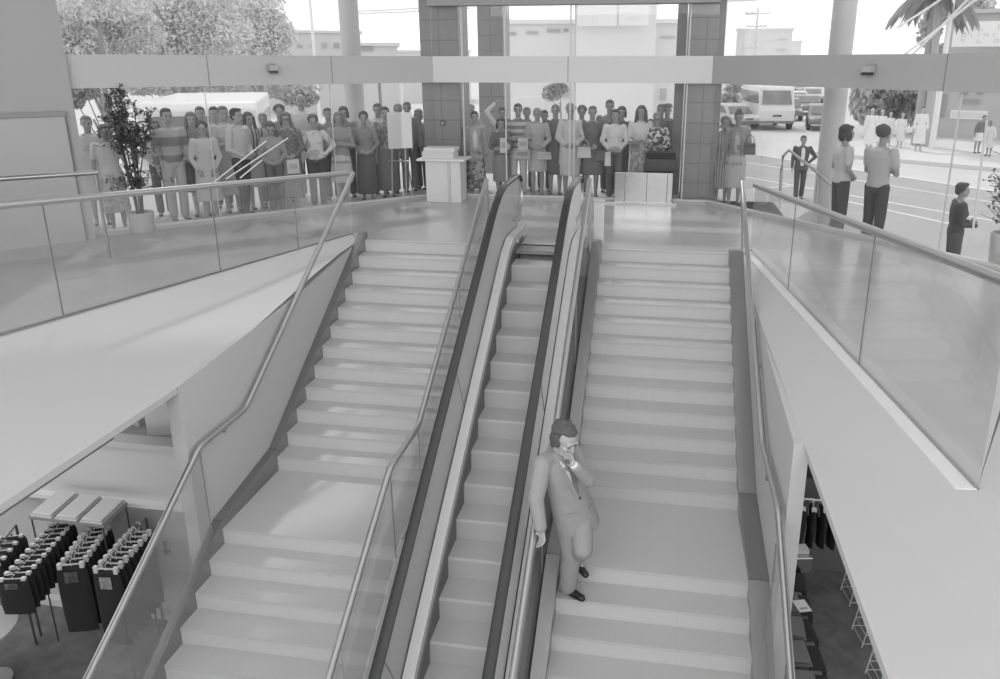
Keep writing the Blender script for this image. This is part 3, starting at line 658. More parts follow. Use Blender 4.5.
# palm
pp = at_d(938, 62, 37); t = thing('palm_tree', 'palm tree with drooping fronds at the upper right', 'tree', (pp.x,pp.y,-1.2)); o = Vector(t.location)
crown = at_d(938,-8,37)-o
MB().tube([(0,0,0), crown*.5+Vector((.1,0,0)), crown], [.2,.16,.13], 10).build('trunk', mat(.72), t, smooth=True)
rnd = random.Random(3)
for k in range(15):
    a = 2*PI*k/15+rnd.uniform(-.2,.2); d = Vector((math.cos(a), math.sin(a), 0)); L = rnd.uniform(1.3,1.8); up = rnd.uniform(.0,.5)
    pts = [crown+d*L*s+Vector((0,0, up*math.sin(s*2.2)-1.3*L*.6*s*s)) for s in (0,.2,.4,.6,.8,1)]
    f = MB(); f.tube(pts, .02, 5); sd = d.cross(Vector((0,0,1)))
    for i in range(60):
        s = i/59; j = min(4,int(s*5)); p = pts[j].lerp(pts[j+1], s*5-j)
        for sg in (-1,1):
            q = p+sd*sg*.38*(1-s*.5)+d*.15+Vector((0,0,-.42)); f.add([p, p+d*.09, q+d*.03, q], [(0,1,2,3)])
    f.build('frond', mat(.64, rough=.7), t)
# ================================================================ people
SKIN = mat(.62, rough=.6, name='skin'); SKIN2 = mat(.50, rough=.6); EYE = mat(.18, rough=.3); SHOE_D = mat(.22, rough=.35); SHOE_L = mat(.72, rough=.5); LIPM = mat(.46, rough=.5)
V = Vector
def hand(mb, wr, d, nrm, side, curl=.5, k=1.0, nf=2):
    """palm and five fingers from the wrist wr along d, palm facing nrm; side=+1: thumb towards w"""
    d = V(d).normalized(); nrm = V(nrm); nrm = (nrm-d*nrm.dot(d)).normalized(); w = d.cross(nrm)*side
    pc = wr+d*.045*k
    mb.cap(wr+d*.015*k+w*.022*k, wr+d*.08*k+w*.026*k, .016*k, .014*k, 8); mb.cap(wr+d*.01*k, wr+d*.083*k, .018*k, .015*k, 8); mb.cap(wr+d*.015*k-w*.02*k, wr+d*.078*k-w*.024*k, .015*k, .013*k, 8)
    for i, (o, L) in enumerate(((.030,.070),(.010,.080),(-.010,.074),(-.029,.058))):
        p = wr+d*.085*k+w*o*k; dirn = d; seg = L*k/nf*1.05
        for j in range(nf):
            a = curl*(.55+.35*j)*(1+.08*i); dirn = (dirn*math.cos(a)+nrm*math.sin(a)).normalized(); q = p+dirn*seg
            mb.cap(p, q, .0095*k*(1-.08*j), .0085*k*(1-.1*j), 7); p = q
    p = wr+d*.03*k+w*.03*k; q = p+(d*.6+w*.65+nrm*.35).normalized()*.04*k; mb.cap(p, q, .013*k, .011*k, 8); mb.cap(q, q+(d*.85+nrm*.45+w*.05).normalized()*.032*k, .0105*k, .009*k, 8)
def head_prims(mb, c, Mx, k=1.0, fine=False):
    """c = centre of the head (eye level); Mx rotates local (face towards -Y)"""
    P = lambda x,y,z: c+Mx@V((x*k,y*k,z*k))
    mb.ell(P(0,.012,.035), (.074*k,.094*k,.086*k), Mx, 16); mb.ell(P(0,-.018,-.025), (.060*k,.070*k,.075*k), Mx, 16)
    mb.cap(P(-.028,-.045,-.075), P(.028,-.045,-.075), .028*k, .028*k); mb.ell(P(0,-.066,-.093), (.02*k,.018*k,.017*k), Mx)
    mb.cap(P(0,-.082,.004), P(0,-.100,-.030), .008*k, .012*k, 8); mb.ell(P(.010,-.092,-.034), (.008*k,.01*k,.007*k), Mx); mb.ell(P(-.010,-.092,-.034), (.008*k,.01*k,.007*k), Mx)
    mb.cap(P(-.04,-.076,.022), P(.04,-.076,.022), .010*k, .010*k, 8)
    mb.cap(P(-.018,-.080,-.060), P(.018,-.080,-.060), .008*k, .008*k, 8); mb.ell(P(.038,-.055,-.025), (.02*k,.02*k,.02*k), Mx); mb.ell(P(-.038,-.055,-.025), (.02*k,.02*k,.02*k), Mx)
    for s in (-1,1): mb.ell(P(s*.076,.012,-.008), (.009*k,.018*k,.03*k), Mx)
def head_extras(root, c, Mx, k, glasses=False, mb_o=V((0,0,0)), soft=False):
    P = lambda x,y,z: c+Mx@V((x*k,y*k,z*k))
    e = MB()
    for s in (-1,1): e.ell(P(s*.031,-.080,.002), ((.0125*k,.007*k,.0065*k) if not soft else (.010*k,.006*k,.004*k)), Mx); e.cap(P(s*.016,-.086,.020), P(s*.046,-.079,.021), .0035*k, .003*k, 6)
    e.build('eyes', EYE if not soft else mat(.36), root, smooth='all'); MB().cap(P(-.02,-.087,-.060), P(.02,-.087,-.060), .004*k, .004*k, 6).build('mouth', LIPM, root, smooth='all')
    if glasses:
        g = MB()
        for s in (-1,1):
            ring = [P(s*.032+.024*math.cos(a), -.095, .0+.020*math.sin(a)) for a in [2*PI*q/12 for q in range(13)]]; g.tube(ring, .0028*k, 5); g.tube([P(s*.056,-.093,.002), P(s*.078,.01,.0)], .0025*k, 5)
        g.tube([P(-.009,-.097,.004), P(.009,-.097,.004)], .0025*k, 5); g.build('glasses', mat(.15), root)
def hair_mesh(root, c, Mx, k, style, shade, vox):
    P = lambda x,y,z: c+Mx@V((x*k,y*k,z*k)); h = MB(); E_ = lambda x,y,z,a,b,d: h.ell(P(x,y,z), (a*k,b*k,d*k), Mx, 14)
    if style == 'bald': E_(0,.05,.02,.076,.062,.06)
    elif style == 'short': E_(0,.026,.052,.083,.092,.080); E_(0,-.035,.098,.062,.05,.028); E_(.064,.02,.02,.02,.04,.05); E_(-.064,.02,.02,.02,.04,.05); E_(0,.07,.0,.06,.042,.07)
    elif style == 'curly':
        E_(0,.03,.055,.098,.098,.092); rnd = random.Random(int(c.x*1000)+int(shade*100))
        for q in range(16):
            a = rnd.uniform(0,2*PI); b = rnd.uniform(-.1,1.4); x = .088*math.cos(a)*math.cos(b); y = .035+.088*math.sin(a)*math.cos(b); z = .045+.085*math.sin(b)
            if y < -.035 and z < .07: continue
            E_(x,y,z,.026,.026,.026)
    elif style == 'bob':
        E_(0,.03,.052,.092,.096,.086); 
        for s in (-1,1): E_(s*.078,.008,-.03,.026,.052,.078)
        E_(0,.075,-.03,.078,.045,.085); E_(0,-.05,.088,.062,.034,.026)
    elif style == 'long':
        E_(0,.03,.050,.090,.096,.086); E_(0,.08,-.10,.09,.045,.15)
        for s in (-1,1): h.cap(P(s*.080,.0,.03), P(s*.10,-.01,-.19), .030*k, .032*k)
        E_(0,-.045,.09,.06,.036,.024)
    elif style == 'bun': E_(0,.03,.05,.088,.094,.084); E_(0,.06,.135,.05,.05,.04); E_(0,-.045,.085,.06,.034,.024)
    elif style == 'hero':
        E_(0,.036,.046,.083,.092,.078); E_(0,-.022,.092,.058,.048,.024); E_(.072,-.012,-.005,.010,.018,.035); E_(-.072,-.012,-.005,.010,.018,.035); E_(.068,.03,.005,.022,.045,.06); E_(-.068,.03,.005,.022,.045,.06); E_(0,.078,-.02,.066,.036,.085); E_(.0,.07,-.09,.05,.028,.04)
        rnd = random.Random(4)
        for q in range(22):
            a = rnd.uniform(0,2*PI); b = rnd.uniform(.2,1.4); E_(.076*math.cos(a)*math.cos(b), .030+.083*math.sin(a)*math.cos(b), .050+.068*math.sin(b)+.002, .020,.024,.014)
    elif style == 'hat':
        h.rings([[P(r*math.cos(2*PI*q/16), .01+r*1.08*math.sin(2*PI*q/16), z) for q in range(16)] for r,z in ((.135,.062),(.14,.07),(.086,.078),(.084,.12),(.06,.14))]); E_(0,.05,.0,.08,.05,.06)
    h.fuse('hair' if style != 'hat' else 'hat', mat(shade, rough=.75, bump=.5, bscale=90, spec=.25), root, voxel=vox, smooth=1)
POSE = { # elbow, wrist, finger dir, palm normal for the right side (x>0 mirrored for the left)
 'down': ((.235,.02,1.12),(.245,-.05,.87),(.0,-.1,-1),(-1,0,0),.35),
 'clasp': ((.245,.02,1.13),(.085,-.185,.985),(-1,-.15,-.3),(0,1,0),.5),
 'fold': ((.235,-.05,1.13),(-.02,-.205,1.17),(-1,.1,.1),(0,1,0),.45),
 'hold': ((.24,-.0,1.12),(.15,-.24,1.10),(-.75,-.3,.1),(-.2,1,.2),.6),
 'low': ((.24,-.0,1.12),(.11,-.20,.86),(-.5,-.2,-1),(0,1,0),.4),
 'hip': ((.37,.06,1.16),(.19,-.02,1.02),(-.8,-.3,-.3),(-.3,0,-1),.5),
 'bag': ((.245,.03,1.12),(.17,-.16,1.02),(-.3,-1,-.1),(-1,0,0),.9),
 'behind': ((.26,.10,1.15),(.06,.17,1.0),(-1,.1,-.2),(0,-1,0),.4),
 'chin': ((.22,-.10,1.10),(.06,-.19,1.36),(-.35,.2,1),(0,1,.2),.9),
 'up': ((.30,-.02,1.62),(.16,.02,1.83),(-.6,.2,.5),(0,0,-1),.5),
}
def person(loc, rz, H, label, female=True, hair=('short',.4), top=(.7,None,'long',.92), bottom=('trousers',.4,None,.09), pose=('down','down'), lean=0, head=(0,0), stance=.0, shoes=None, glasses=False, vox=.013, skin=None, group=None, jacket=None, collar=None, stout=1.0, kid=False, apron=None):
    root = thing('person', label, 'person', loc, rz, group); k = H/1.75
    sw = (.172 if female else .195); hw = (.165 if female else .155)*stout
    if kid: sw *= .92
    S = lambda x,y,z: V((x*k, y*k, z*k))
    skin = skin or SKIN
    def LN(p):                                     # forward lean of the upper body about the hip
        x,y,z = p
        if z <= .95: return V((x*k,y*k,z*k))
        a = lean; dz = z-.95; return V((x*k, (y-dz*math.sin(a))*k, (.95+dz*math.cos(a))*k))
    legs = []
    for s in (-1,1):
        hip = S(s*.088,0,.93); ank = S(s*(.085+.0*stance), (.0+stance*.16*s), .085); kn = S(s*.092, -.02+stance*.09*s, .49); legs.append((s,hip,kn,ank))
    b = MB()
    for s,hip,kn,ank in legs:
        b.cap(hip, kn, .082*k*stout, .053*k, 12); b.cap(kn, S(0,0,0)+kn.lerp(ank,.35)+S(0,.015,0), .052*k, .054*k, 12); b.cap(kn.lerp(ank,.35)+S(0,.015,0), ank, .053*k, .034*k, 12)
        b.cap(ank-S(0,-.02,.03), ank+S(s*.015,-.13,-.055), .034*k, .026*k, 8)
    tw = [(.90,hw*.98,.105*stout),(1.0,hw*.92,.10*stout),(1.10,(.125 if female else .14)*stout,.09*stout),(1.22,(.142 if female else .16),.105),(1.34,(.155 if female else .175),.11),(1.43,sw*.86,.085),(1.475,.085,.06)]
    rs = [[LN((rx*math.cos(2*PI*q/16)/1, .0+ry*math.sin(2*PI*q/16), z)) for q in range(16)] for z,rx,ry in tw]; b.rings(rs)
    b.cap(LN((0,.012,1.44)), LN((0,-.005,1.56)), .054*k, .050*k, 12)
    hc = LN((0,-.012,1.632)); Mx = (Matrix.Rotation(head[0],3,'Z')@Matrix.Rotation(head[1],3,'X'))
    hk = k*1.02 if not kid else k*1.15
    head_prims(b, hc, Mx, hk)
    arms = []
    for s, pz in ((-1,pose[0]),(1,pose[1])):
        e,w_,fd,pn,cu = POSE[pz]; sh = LN((s*sw,.005,1.415)); f = lambda t: LN((s*t[0],t[1],t[2])); el, wr = f(e), f(w_)
        # keep arm lengths human
        el = sh+(el-sh).normalized()*.295*k; wr = el+(wr-el).normalized()*.255*k
        b.cap(sh, el, .050*k, .039*k, 10); b.cap(el, wr, .038*k, .025*k, 10)
        hand(b, wr, V((s*fd[0],fd[1],fd[2])), V((s*pn[0],pn[1],pn[2])), -s, cu, k); arms.append((s,sh,el,wr))
    b.fuse('body', skin, root, voxel=vox*.85, smooth=1)
    head_extras(root, hc, Mx, hk, glasses)
    hair_mesh(root, hc, Mx, hk, hair[0], hair[1], vox)
    # upper garment
    tv, tp, sl, hem = top[:4]; tm = pattern(*tp) if tp else mat(tv, rough=.85, spec=.2, bump=.25, bscale=40)
    dress = bottom[0] == 'dress'
    t = MB(); inf = .018 if sl != 'coat' else .03
    tz = [(z,rx+inf,ry+inf) for z,rx,ry in tw if z >= hem-.02 and z < 1.45]
    if hem < .9: tz = [(hem,hw+inf+.012,.125+inf)]+[q for q in tz]
    elif tz[0][0] > hem: tz = [(hem, hw*.95+inf, .105+inf)]+tz
    tz += [(1.455,sw*.62,.07),(1.48,.07,.062)]
    t.rings([[LN((rx*math.cos(2*PI*q/18), ry*math.sin(2*PI*q/18), z)) for q in range(18)] for z,rx,ry in tz])
    if female: 
        for s in (-1,1): t.ell(LN((s*.068,-.085,1.27)), (.062*k,.05*k,.062*k))
    for s,sh,el,wr in arms:
        t.cap(sh, el, .064*k, .054*k, 10)
        if sl == 'short': pass
        else: t.cap(el, el.lerp(wr,.93), .052*k, .038*k, 10)
    if sl == 'short':
        t = MB(); t.rings([[LN((rx*math.cos(2*PI*q/18), ry*math.sin(2*PI*q/18), z)) for q in range(18)] for z,rx,ry in tz])
        for s,sh,el,wr in arms: t.cap(sh, sh.lerp(el,.62), .066*k, .060*k, 10)
    if dress:
        hz_ = bottom[3]; t.rings([[S(rx*math.cos(2*PI*q/20)*(1+.03*math.sin(5*q)), ry*math.sin(2*PI*q/20), z) for q in range(20)] for z,rx,ry in ((hz_,.235,.17),(hz_+.02,.235,.17),(.7,.21,.155),(.9,hw+.03,.135),(1.1,hw*.85,.11))])
    t.fuse('coat' if sl == 'coat' else ('dress' if dress else 'top'), tm, root, voxel=vox, smooth=2)
    if jacket:                                     # pale front panel or vest opening
        cj = .03 if sl == 'coat' else 0; j = MB(); j.rings([[LN((x,y-cj,z)) for x,y in ((-w,-d),(-w*.5,-d-.012),(w*.5,-d-.012),(w,-d),(w*.6,-d+.05),(-w*.6,-d+.05))] for z,w,d in ((max(hem,.95),.045,.105),(1.1,.045,.102),(1.25,.05,.122),(1.36,.05,.11),(1.44,.03,.075))]); j.build('shirt_front', mat(jacket, rough=.8), root, smooth=True)
    if collar:
        q = MB(); q.tube([LN((.07*math.cos(a), .01+.065*math.sin(a)-.0, 1.475-.02*abs(math.cos(a/2+PI/4)))) for a in [2*PI*i/14 for i in range(15)]], .016*k, 7); q.build('collar', mat(collar, rough=.8), root, smooth=True)
    kind, bv, bp, bh = bottom
    bm2 = pattern(*bp) if bp else mat(bv, rough=.9, spec=.15, bump=.2, bscale=30)
    if kind == 'trousers':
        g = MB(); g.ell(S(0,0,.94), ((hw+.012)*k,.118*k,.12*k), None, 16)
        for s,hip,kn,ank in legs: g.cap(hip, kn, .095*k*stout, .074*k, 12); g.cap(kn, ank+S(0,.01,.01), .073*k, .066*k, 12)
        g.fuse('trousers', bm2, root, voxel=vox, smooth=2)
    elif kind == 'skirt':
        g = MB(); fl = .20 if bh > .3 else .225
        g.rings([[S(rx*math.cos(2*PI*q/24)*(1+.035*math.sin(q*4*PI/6)), ry*math.sin(2*PI*q/24), z) for q in range(24)] for z,rx,ry in ((bh,fl,.155),(bh+.02,fl,.155),(.65,.20,.15),(.88,hw+.02,.128),(1.0,hw*.95,.115),(1.06,.135,.10))])
        g.fuse('skirt', bm2, root, voxel=vox, smooth=2)
    sm = shoes if shoes else SHOE_D
    for s,hip,kn,ank in legs:
        f = MB(); f.ell(ank+S(s*.008,-.02,-.052), (.040*k,.075*k,.034*k)); f.ell(ank+S(s*.014,-.10,-.060), (.042*k,.075*k,.026*k)); f.fuse('shoe', sm, root, voxel=vox*.9, smooth=1)
    return root
def off_line(x, y, off):                           # plan point under pixel (x,y) at 'off' metres outside the facade
    best = None
    for side, p, v, n in (('C', C1, (1,0), (0,1)), ('L', C1, LD, (-1/math.sqrt(2), 1/math.sqrt(2))), ('R', C2, RD, (-rd.y, rd.x))):
        d = ray(x, y); px, py = p[0]+n[0]*off, p[1]+n[1]*off; vx, vy = v
        det = d.x*(-vy)+vx*d.y; t = (px*(-vy)+vx*py)/det; s = (d.x*py-d.y*px)/det
        if t > 0 and (best is None or t < best[0]): best = (t, O_+d*t)
    return best[1]
TRS = lambda v, h=.09: ('trousers', v, None, h)
SKT = lambda v, h=.42, p=None: ('skirt', v, p, h)
DRS = lambda h=.45: ('dress', 0, None, h)
T = lambda v, p=None, sl='long', hem=.93: (v, p, sl, hem)
def crowd(x, y, off, label, face=0, zf=0.0, **kw):
    p = off_line(x, y, off); H = p.z-zf; hs = kw.get('hair', ('short',.4))[0]
    H = H/1.01 - (.02 if hs in ('curly','bun','hat') else 0)
    if DEBUG: print('H %.2f'%H, label[:40])
    to_cam = math.atan2(-p.x, p.y)*-1 if False else math.atan2(p.x, -(-p.y)) * -1
    rz = math.atan2(-(0-p.x)*-1, p.y) if False else -math.atan2(p.x, p.y)
    lo, hi = kw.pop('lim', (1.45, 1.92))
    return person((p.x, p.y, zf), rz+face, min(hi, max(lo, H)), label, **kw)
DEBUG = False
M_ = dict(female=False)
fold = ('fold','fold'); cl = ('clasp','clasp'); low = ('low','low'); hold = ('hold','hold'); dn = ('down','down')
crowd(85,115,.9,'pale-clothed person standing at the far left, partly behind the grey wall', hair=('short',.55), top=T(.78), bottom=SKT(.78))
crowd(103,124,.35,'woman with a dark bob and light blouse left of the potted tree', hair=('bob',.36), top=T(.80,None,'short'), bottom=SKT(.74,.3,('floral',.70,.80,14)))
crowd(153,119,1.1,'person in a light top and dark trousers half hidden behind the potted tree', hair=('bob',.42), top=T(.76), bottom=TRS(.40), pose=cl)
crowd(165,107.5,.5,'dark-haired man in a two-tone sweater just right of the potted tree', hair=('short',.30), top=T(.55,('band',.70,.52,1.1)), bottom=TRS(.72), pose=('down','bag'), face=.3, **M_)
crowd(190,111.5,.7,'woman with wavy hair in a dark striped vest over a black skirt', hair=('long',.45), top=T(.5,('stripe_v',.42,.62,12)), bottom=SKT(.30), pose=cl)
crowd(199,106,1.8,'dark head behind the woman in the striped vest', hair=('short',.42), top=T(.66), bottom=TRS(.4))
crowd(200.5,119.7,.25,'short woman with dark curly hair in a pale dress, hands clasped low', hair=('curly',.28), top=T(.76), bottom=DRS(.35), pose=low)
crowd(213,106,1.3,'dark-haired person between the pale-dressed women, far back', hair=('short',.34), top=T(.6), bottom=TRS(.4), **M_)
crowd(222,105.5,.75,'tall woman in a pale belted dress with her arms folded', hair=('short',.45), top=T(.78), bottom=DRS(.3), pose=fold, face=.2)
crowd(235,107.5,.28,'dark-haired man in a light shirt and black trousers turned to the right', hair=('short',.26), top=T(.76), bottom=TRS(.27), pose=('clasp','clasp'), face=.9, stance=.4, **M_)
crowd(247.6,111.6,.8,'long-haired woman in a dark top with a light jacket and skirt', hair=('long',.34), top=T(.5,('stripe_v',.40,.74,5)), bottom=SKT(.78), face=.4, pose=cl)
crowd(262,112.5,1.1,'light-haired person peering out behind the long-haired woman', hair=('short',.58), top=T(.74), bottom=TRS(.5))
crowd(278.5,103.3,1.2,'person with a full dark head of hair behind the child at the left', hair=('curly',.34), top=T(.55), bottom=TRS(.4))
crowd(269.4,121.7,.3,'child with short dark hair looking down, in a dark jacket', hair=('short',.33), top=T(.62), bottom=TRS(.42), kid=True, head=(0,.35), lim=(1.3,1.9), pose=cl)
crowd(284.7,111.6,.35,'woman with glasses in a dark checked jacket and striped skirt over a white bag', hair=('bob',.42), top=T(.5,('plaid',.40,.54,26)), bottom=SKT(.6,.25,('stripe_h',.50,.72,9)), pose=cl, glasses=True, collar=.85)
crowd(300,93.5,1.5,'very tall short-haired man in an open light shirt behind the others', hair=('bald',.45), top=T(.82), bottom=TRS(.5), lim=(1.6,2.0), **M_)
crowd(312,113.5,.3,'curly-haired woman in a white patterned sweater and black trousers', hair=('curly',.38), top=T(.84,('floral',.85,.70,7)), bottom=TRS(.30), pose=('down','hip'), stout=1.08)
crowd(327.2,107.4,.9,'dark-haired woman behind, between the white sweater and the grey top', hair=('short',.36), top=T(.55), bottom=TRS(.4))
crowd(337.7,111.6,.4,'woman in a long grey top over a white skirt with her arms folded', hair=('bob',.5), top=T(.62,None,'long',.78), bottom=SKT(.80,.42), pose=fold)
crowd(343,106,1.0,'dark-haired person just left of the round column', hair=('bob',.34), top=T(.6), bottom=TRS(.4))
crowd(363,110.6,.45,'woman in a grey sweater and long dark skirt holding her hands at her waist', hair=('curly',.36), top=T(.56), bottom=SKT(.38,.14), pose=cl)
crowd(377,103,1.0,'person in a pale raincoat with dark hair behind the woman in the long skirt', hair=('short',.36), top=T(.80,None,'coat',.6), bottom=TRS(.45))
crowd(384.5,106.2,.55,'woman in a patterned top and long dark striped skirt left of the easel', hair=('short',.34), top=T(.5,('floral',.45,.58,18)), bottom=SKT(.4,.14,('stripe_v',.38,.52,14)))
crowd(397.4,103,.9,'grey-haired person looking over the left part of the display board', hair=('short',.6), top=T(.55), bottom=TRS(.6))
crowd(406.5,101.4,1.0,'brown-haired person looking over the right part of the display board', hair=('short',.5), top=T(.6), bottom=TRS(.5), **M_)
crowd(420,108.3,1.0,'light-haired person leaning out between the display board and the tiled column', hair=('bob',.56), top=T(.62), bottom=TRS(.36), face=-.6, lean=.12)
# right of the dark tiled column
crowd(470,103.4,1.35,'light-haired person tall behind the woman in the blazer', hair=('curly',.58), top=T(.7), bottom=TRS(.4))
crowd(474.5,110.7,.35,'woman in an open light blazer over a white top with a floral skirt', hair=('short',.32), top=T(.68), bottom=SKT(.6,.15,('floral',.48,.72,13)), jacket=.86)
crowd(502,106.8,1.0,'person in a white shirt with one arm raised behind the girl', hair=('short',.34), top=T(.86), bottom=TRS(.5), pose=('up','down'))
crowd(500.8,118,.25,'girl in a dark jacket holding a pale sheet of paper', hair=('bob',.32), top=T(.44), bottom=SKT(.56,.35), pose=hold, kid=True, collar=.8, lim=(1.35,1.9))
crowd(518,103,.45,'man in a sweater with pale chest stripes and light trousers holding papers', hair=('short',.36), top=T(.5,('band',.50,.74,2.4)), bottom=TRS(.78), pose=hold, **M_)
crowd(526.8,106.8,1.1,'grey-haired head behind the man in the striped sweater', hair=('short',.52), top=T(.6), bottom=TRS(.4))
crowd(537.3,107.4,.45,'blonde woman in a pale cardigan and skirt holding a clutch bag', hair=('short',.64), top=T(.72,('stripe_h',.74,.66,12)), bottom=SKT(.72,.5), pose=cl)
crowd(544.5,109.7,1.0,'dark head between the blonde woman and the dark dress', hair=('short',.36), top=T(.46), bottom=TRS(.4))
crowd(555.5,104,.7,'grey-haired woman in a dark dress behind the pale coat', hair=('short',.56), top=T(.46), bottom=SKT(.42,.4))
crowd(570.7,102.6,.4,'large woman with fluffy light hair in a long pale coat', hair=('curly',.62), top=T(.82,None,'coat',.62), bottom=SKT(.82,.42), pose=cl, stout=1.1)
crowd(582,104.5,1.05,'dark-haired person just right of the fluffy-haired woman', hair=('curly',.40), top=T(.48), bottom=TRS(.4))
crowd(592.7,105.3,.45,'woman in a plain dark dress carrying a dark handbag', hair=('short',.50), top=T(.44), bottom=DRS(.45), pose=('bag','clasp'))
crowd(610,99.2,1.1,'tallest person in the right half, grey top, behind the white blouse', hair=('short',.42), top=T(.56), bottom=TRS(.4), **M_)
crowd(615.4,108.7,.35,'woman in a white blouse and dark trousers right of the dark dress', hair=('short',.34), top=T(.86), bottom=TRS(.42), pose=cl)
crowd(622,105.9,1.0,'dark-haired person just behind the white blouse', hair=('bob',.38), top=T(.42), bottom=TRS(.4))
crowd(641.7,105,.45,'woman with long dark hair in a white top and floral skirt holding a box', hair=('long',.38), top=T(.84), bottom=SKT(.6,.3,('floral',.58,.76,16)), pose=hold)
crowd(658,111.6,.4,'woman in dark glasses and a flowered blouse above the big black bag', hair=('curly',.56), top=T(.6,('floral',.36,.86,16)), bottom=SKT(.8,.4), pose=hold, glasses=True)
crowd(661.4,103.4,1.1,'grey-haired man between the flowered blouse and the hatted man', hair=('short',.5), top=T(.5), bottom=TRS(.4), **M_)
crowd(668,102.6,1.5,'man with a brimmed hat and long dark coat beside the right tiled column', hair=('hat',.46), top=T(.52,None,'coat',.55), bottom=TRS(.45), **M_)
crowd(725.6,115.4,.35,'shorter woman in a long striped vest dress right of the tiled column', hair=('curly',.52), top=T(.6,('stripe_v',.46,.74,7)), bottom=DRS(.3), shoes=SHOE_D)
crowd(739.4,109.7,.45,'taller woman in a jacket and light skirt with a dark shoulder bag', hair=('bun',.40), top=T(.62,None,'long',.75), bottom=SKT(.78,.32), pose=('down','hold'), jacket=.8)
# suited man and others outside at the right
def at_foot(x, yf, ytop, zf, label, face=0, **kw):
    f = at_z(x, yf, zf); d = ray(x, ytop); t = math.hypot(f.x,f.y)/math.hypot(d.x,d.y); H = (O_+d*t).z-zf
    if DEBUG: print('F %.2f'%H, label[:40])
    return person((f.x,f.y,zf), -math.atan2(f.x,f.y)+face, H/1.01, label, **kw)
at_foot(798,199,135,-1.2,'man in a dark suit walking outside below the terrace by the outdoor handrail', female=False, hair=('short',.34), top=T(.36,None,'coat',.82), bottom=TRS(.34), pose=('down','hip'), jacket=.9, stance=.6, face=.15)
def by_d(x, y, off, zf, label, face, **kw):
    p = off_line(x, y, off); H = p.z-zf
    if DEBUG: print('D %.2f'%H, label[:40])
    return person((p.x,p.y,zf), -math.atan2(p.x,p.y)+face, H/1.01, label, **kw)
by_d(847.5,124,.32,-.25,'woman with a dark bob, pale blouse and dark trousers at the right', 2.0, hair=('bob',.30), top=T(.80,None,'short'), bottom=TRS(.33), pose=cl, shoes=SHOE_D)
by_d(885,125,.32,-.25,'person with folded arms, light vest and dark trousers at the right', 2.5, hair=('curly',.36), top=T(.74,None,'short'), bottom=TRS(.32), pose=fold, female=False)
by_d(963.3,182,2.6,-1.2,'small dark-jacketed figure holding something, low outside at the right', 1.9, hair=('short',.33), top=T(.33), bottom=TRS(.38), pose=hold, kid=False)
WH = [(868,108,150,0,'leftmost of the white-clothed onlookers across the road'),(878.5,109.5,147,.3,'second white-clothed onlooker from the left across the road'),(887,112,146,0,'third white-clothed onlooker, partly behind the folded-arms person'),(899,113,147,-.3,'white-clothed onlooker right of the folded-arms person'),(917.5,106,151,.2,'tallest white-robed onlooker beside the dark trunk across the road')]
for x,y,yf,fc,lb in WH: at_foot(x,yf,y,-1.05,lb,fc, hair=('short',.80 if x != 917.5 else .42), skin=mat(.72), top=T(.9), bottom=DRS(.3) if x in (899,917.5) else SKT(.9,.25), vox=.02, shoes=SHOE_L)
at_foot(976,153,114,-1.05,'onlooker in a dark top and white skirt right of the white pole', .6, hair=('short',.4), top=T(.5), bottom=SKT(.9,.55), vox=.02, lean=.3)
at_foot(988,156,119,-1.05,'pale-clothed onlooker bending beside the shrub at the right edge', -.6, hair=('bob',.5), top=T(.86), bottom=SKT(.84,.4), vox=.02, lean=.4)
# ---------------------------------------------------------------- bags and papers they carry
def bagged(x, y, off, w, h, d, shade, label, name='handbag', strap=True, pat=None, cat='bag', tilt=0):
    p = off_line(x, y, off); t = thing(name, label, cat, p, -math.atan2(p.x,p.y)+tilt); mt = pattern(*pat) if pat else mat(shade, rough=.5)
    MB().hexa([(-w/2,-d/2,-h),(w/2,-d/2,-h),(w/2,d/2,-h),(-w/2,d/2,-h),(-w*.42,-d*.3,0),(w*.42,-d*.3,0),(w*.42,d*.3,0),(-w*.42,d*.3,0)]).build('pouch', mt, t, bevel=.02)
    MB().box(-w*.43,w*.43,-d*.52,d*.4,-h*.35,-.01).build('flap', mat(max(.1,shade-.04), rough=.5), t, bevel=.008)
    if strap: MB().tube([(-w*.35,0,-.01),(-w*.25,0,.10),(0,0,.14),(w*.25,0,.10),(w*.35,0,-.01)], .008, 6).build('strap', mat(max(.1,shade-.08)), t)
    return t
bagged(661,151.5,.1,.62,.36,.22,.17,'large black bag in front of the woman in the flowered blouse')
bagged(544,152,.15,.30,.14,.08,.70,'light clutch bag held by the blonde woman', strap=False, name='clutch_bag')
bagged(584,147,.18,.28,.20,.1,.82,'pale handbag hanging beside the woman in the long pale coat')
bagged(601,150,.28,.22,.20,.1,.34,'dark handbag of the woman in the plain dark dress')
bagged(608,152,.18,.12,.26,.06,.86,'narrow white bag held by the woman in the white blouse', strap=False)
bagged(750,143,.35,.22,.20,.1,.30,'dark shoulder bag of the taller woman right of the tiled column')
def sheet(x0,y0,x1,y1,off,shade,label,name='paper_sheet',cat='paper',pat=None,dep=.01):
    a = off_line(x0,y1,off); b = off_line(x1,y1,off); tz = off_line(x0,y0,off).z; t = thing(name, label, cat, a, math.atan2(b.y-a.y,b.x-a.x)); L = (b-a).length; H = tz-a.z
    MB().box(0,L,0,dep,0,H).build('sheet' if dep < .02 else 'body', pattern(*pat) if pat else mat(shade), t); MB().box(L*.15,L*.85,-.004,-.001,H*.35,H*.7).build('picture' , mat(shade-.12), t)
sheet(500,138,511,153,.0,.78,'printed sheet of paper held by the girl in the dark jacket')
sheet(518,138,528,150,.1,.78,'printed sheet of paper held by the man in the striped sweater')
sheet(515,149,530,159,.12,.70,'light folded paper below the sheet of the man in the striped sweater', name='folded_paper')
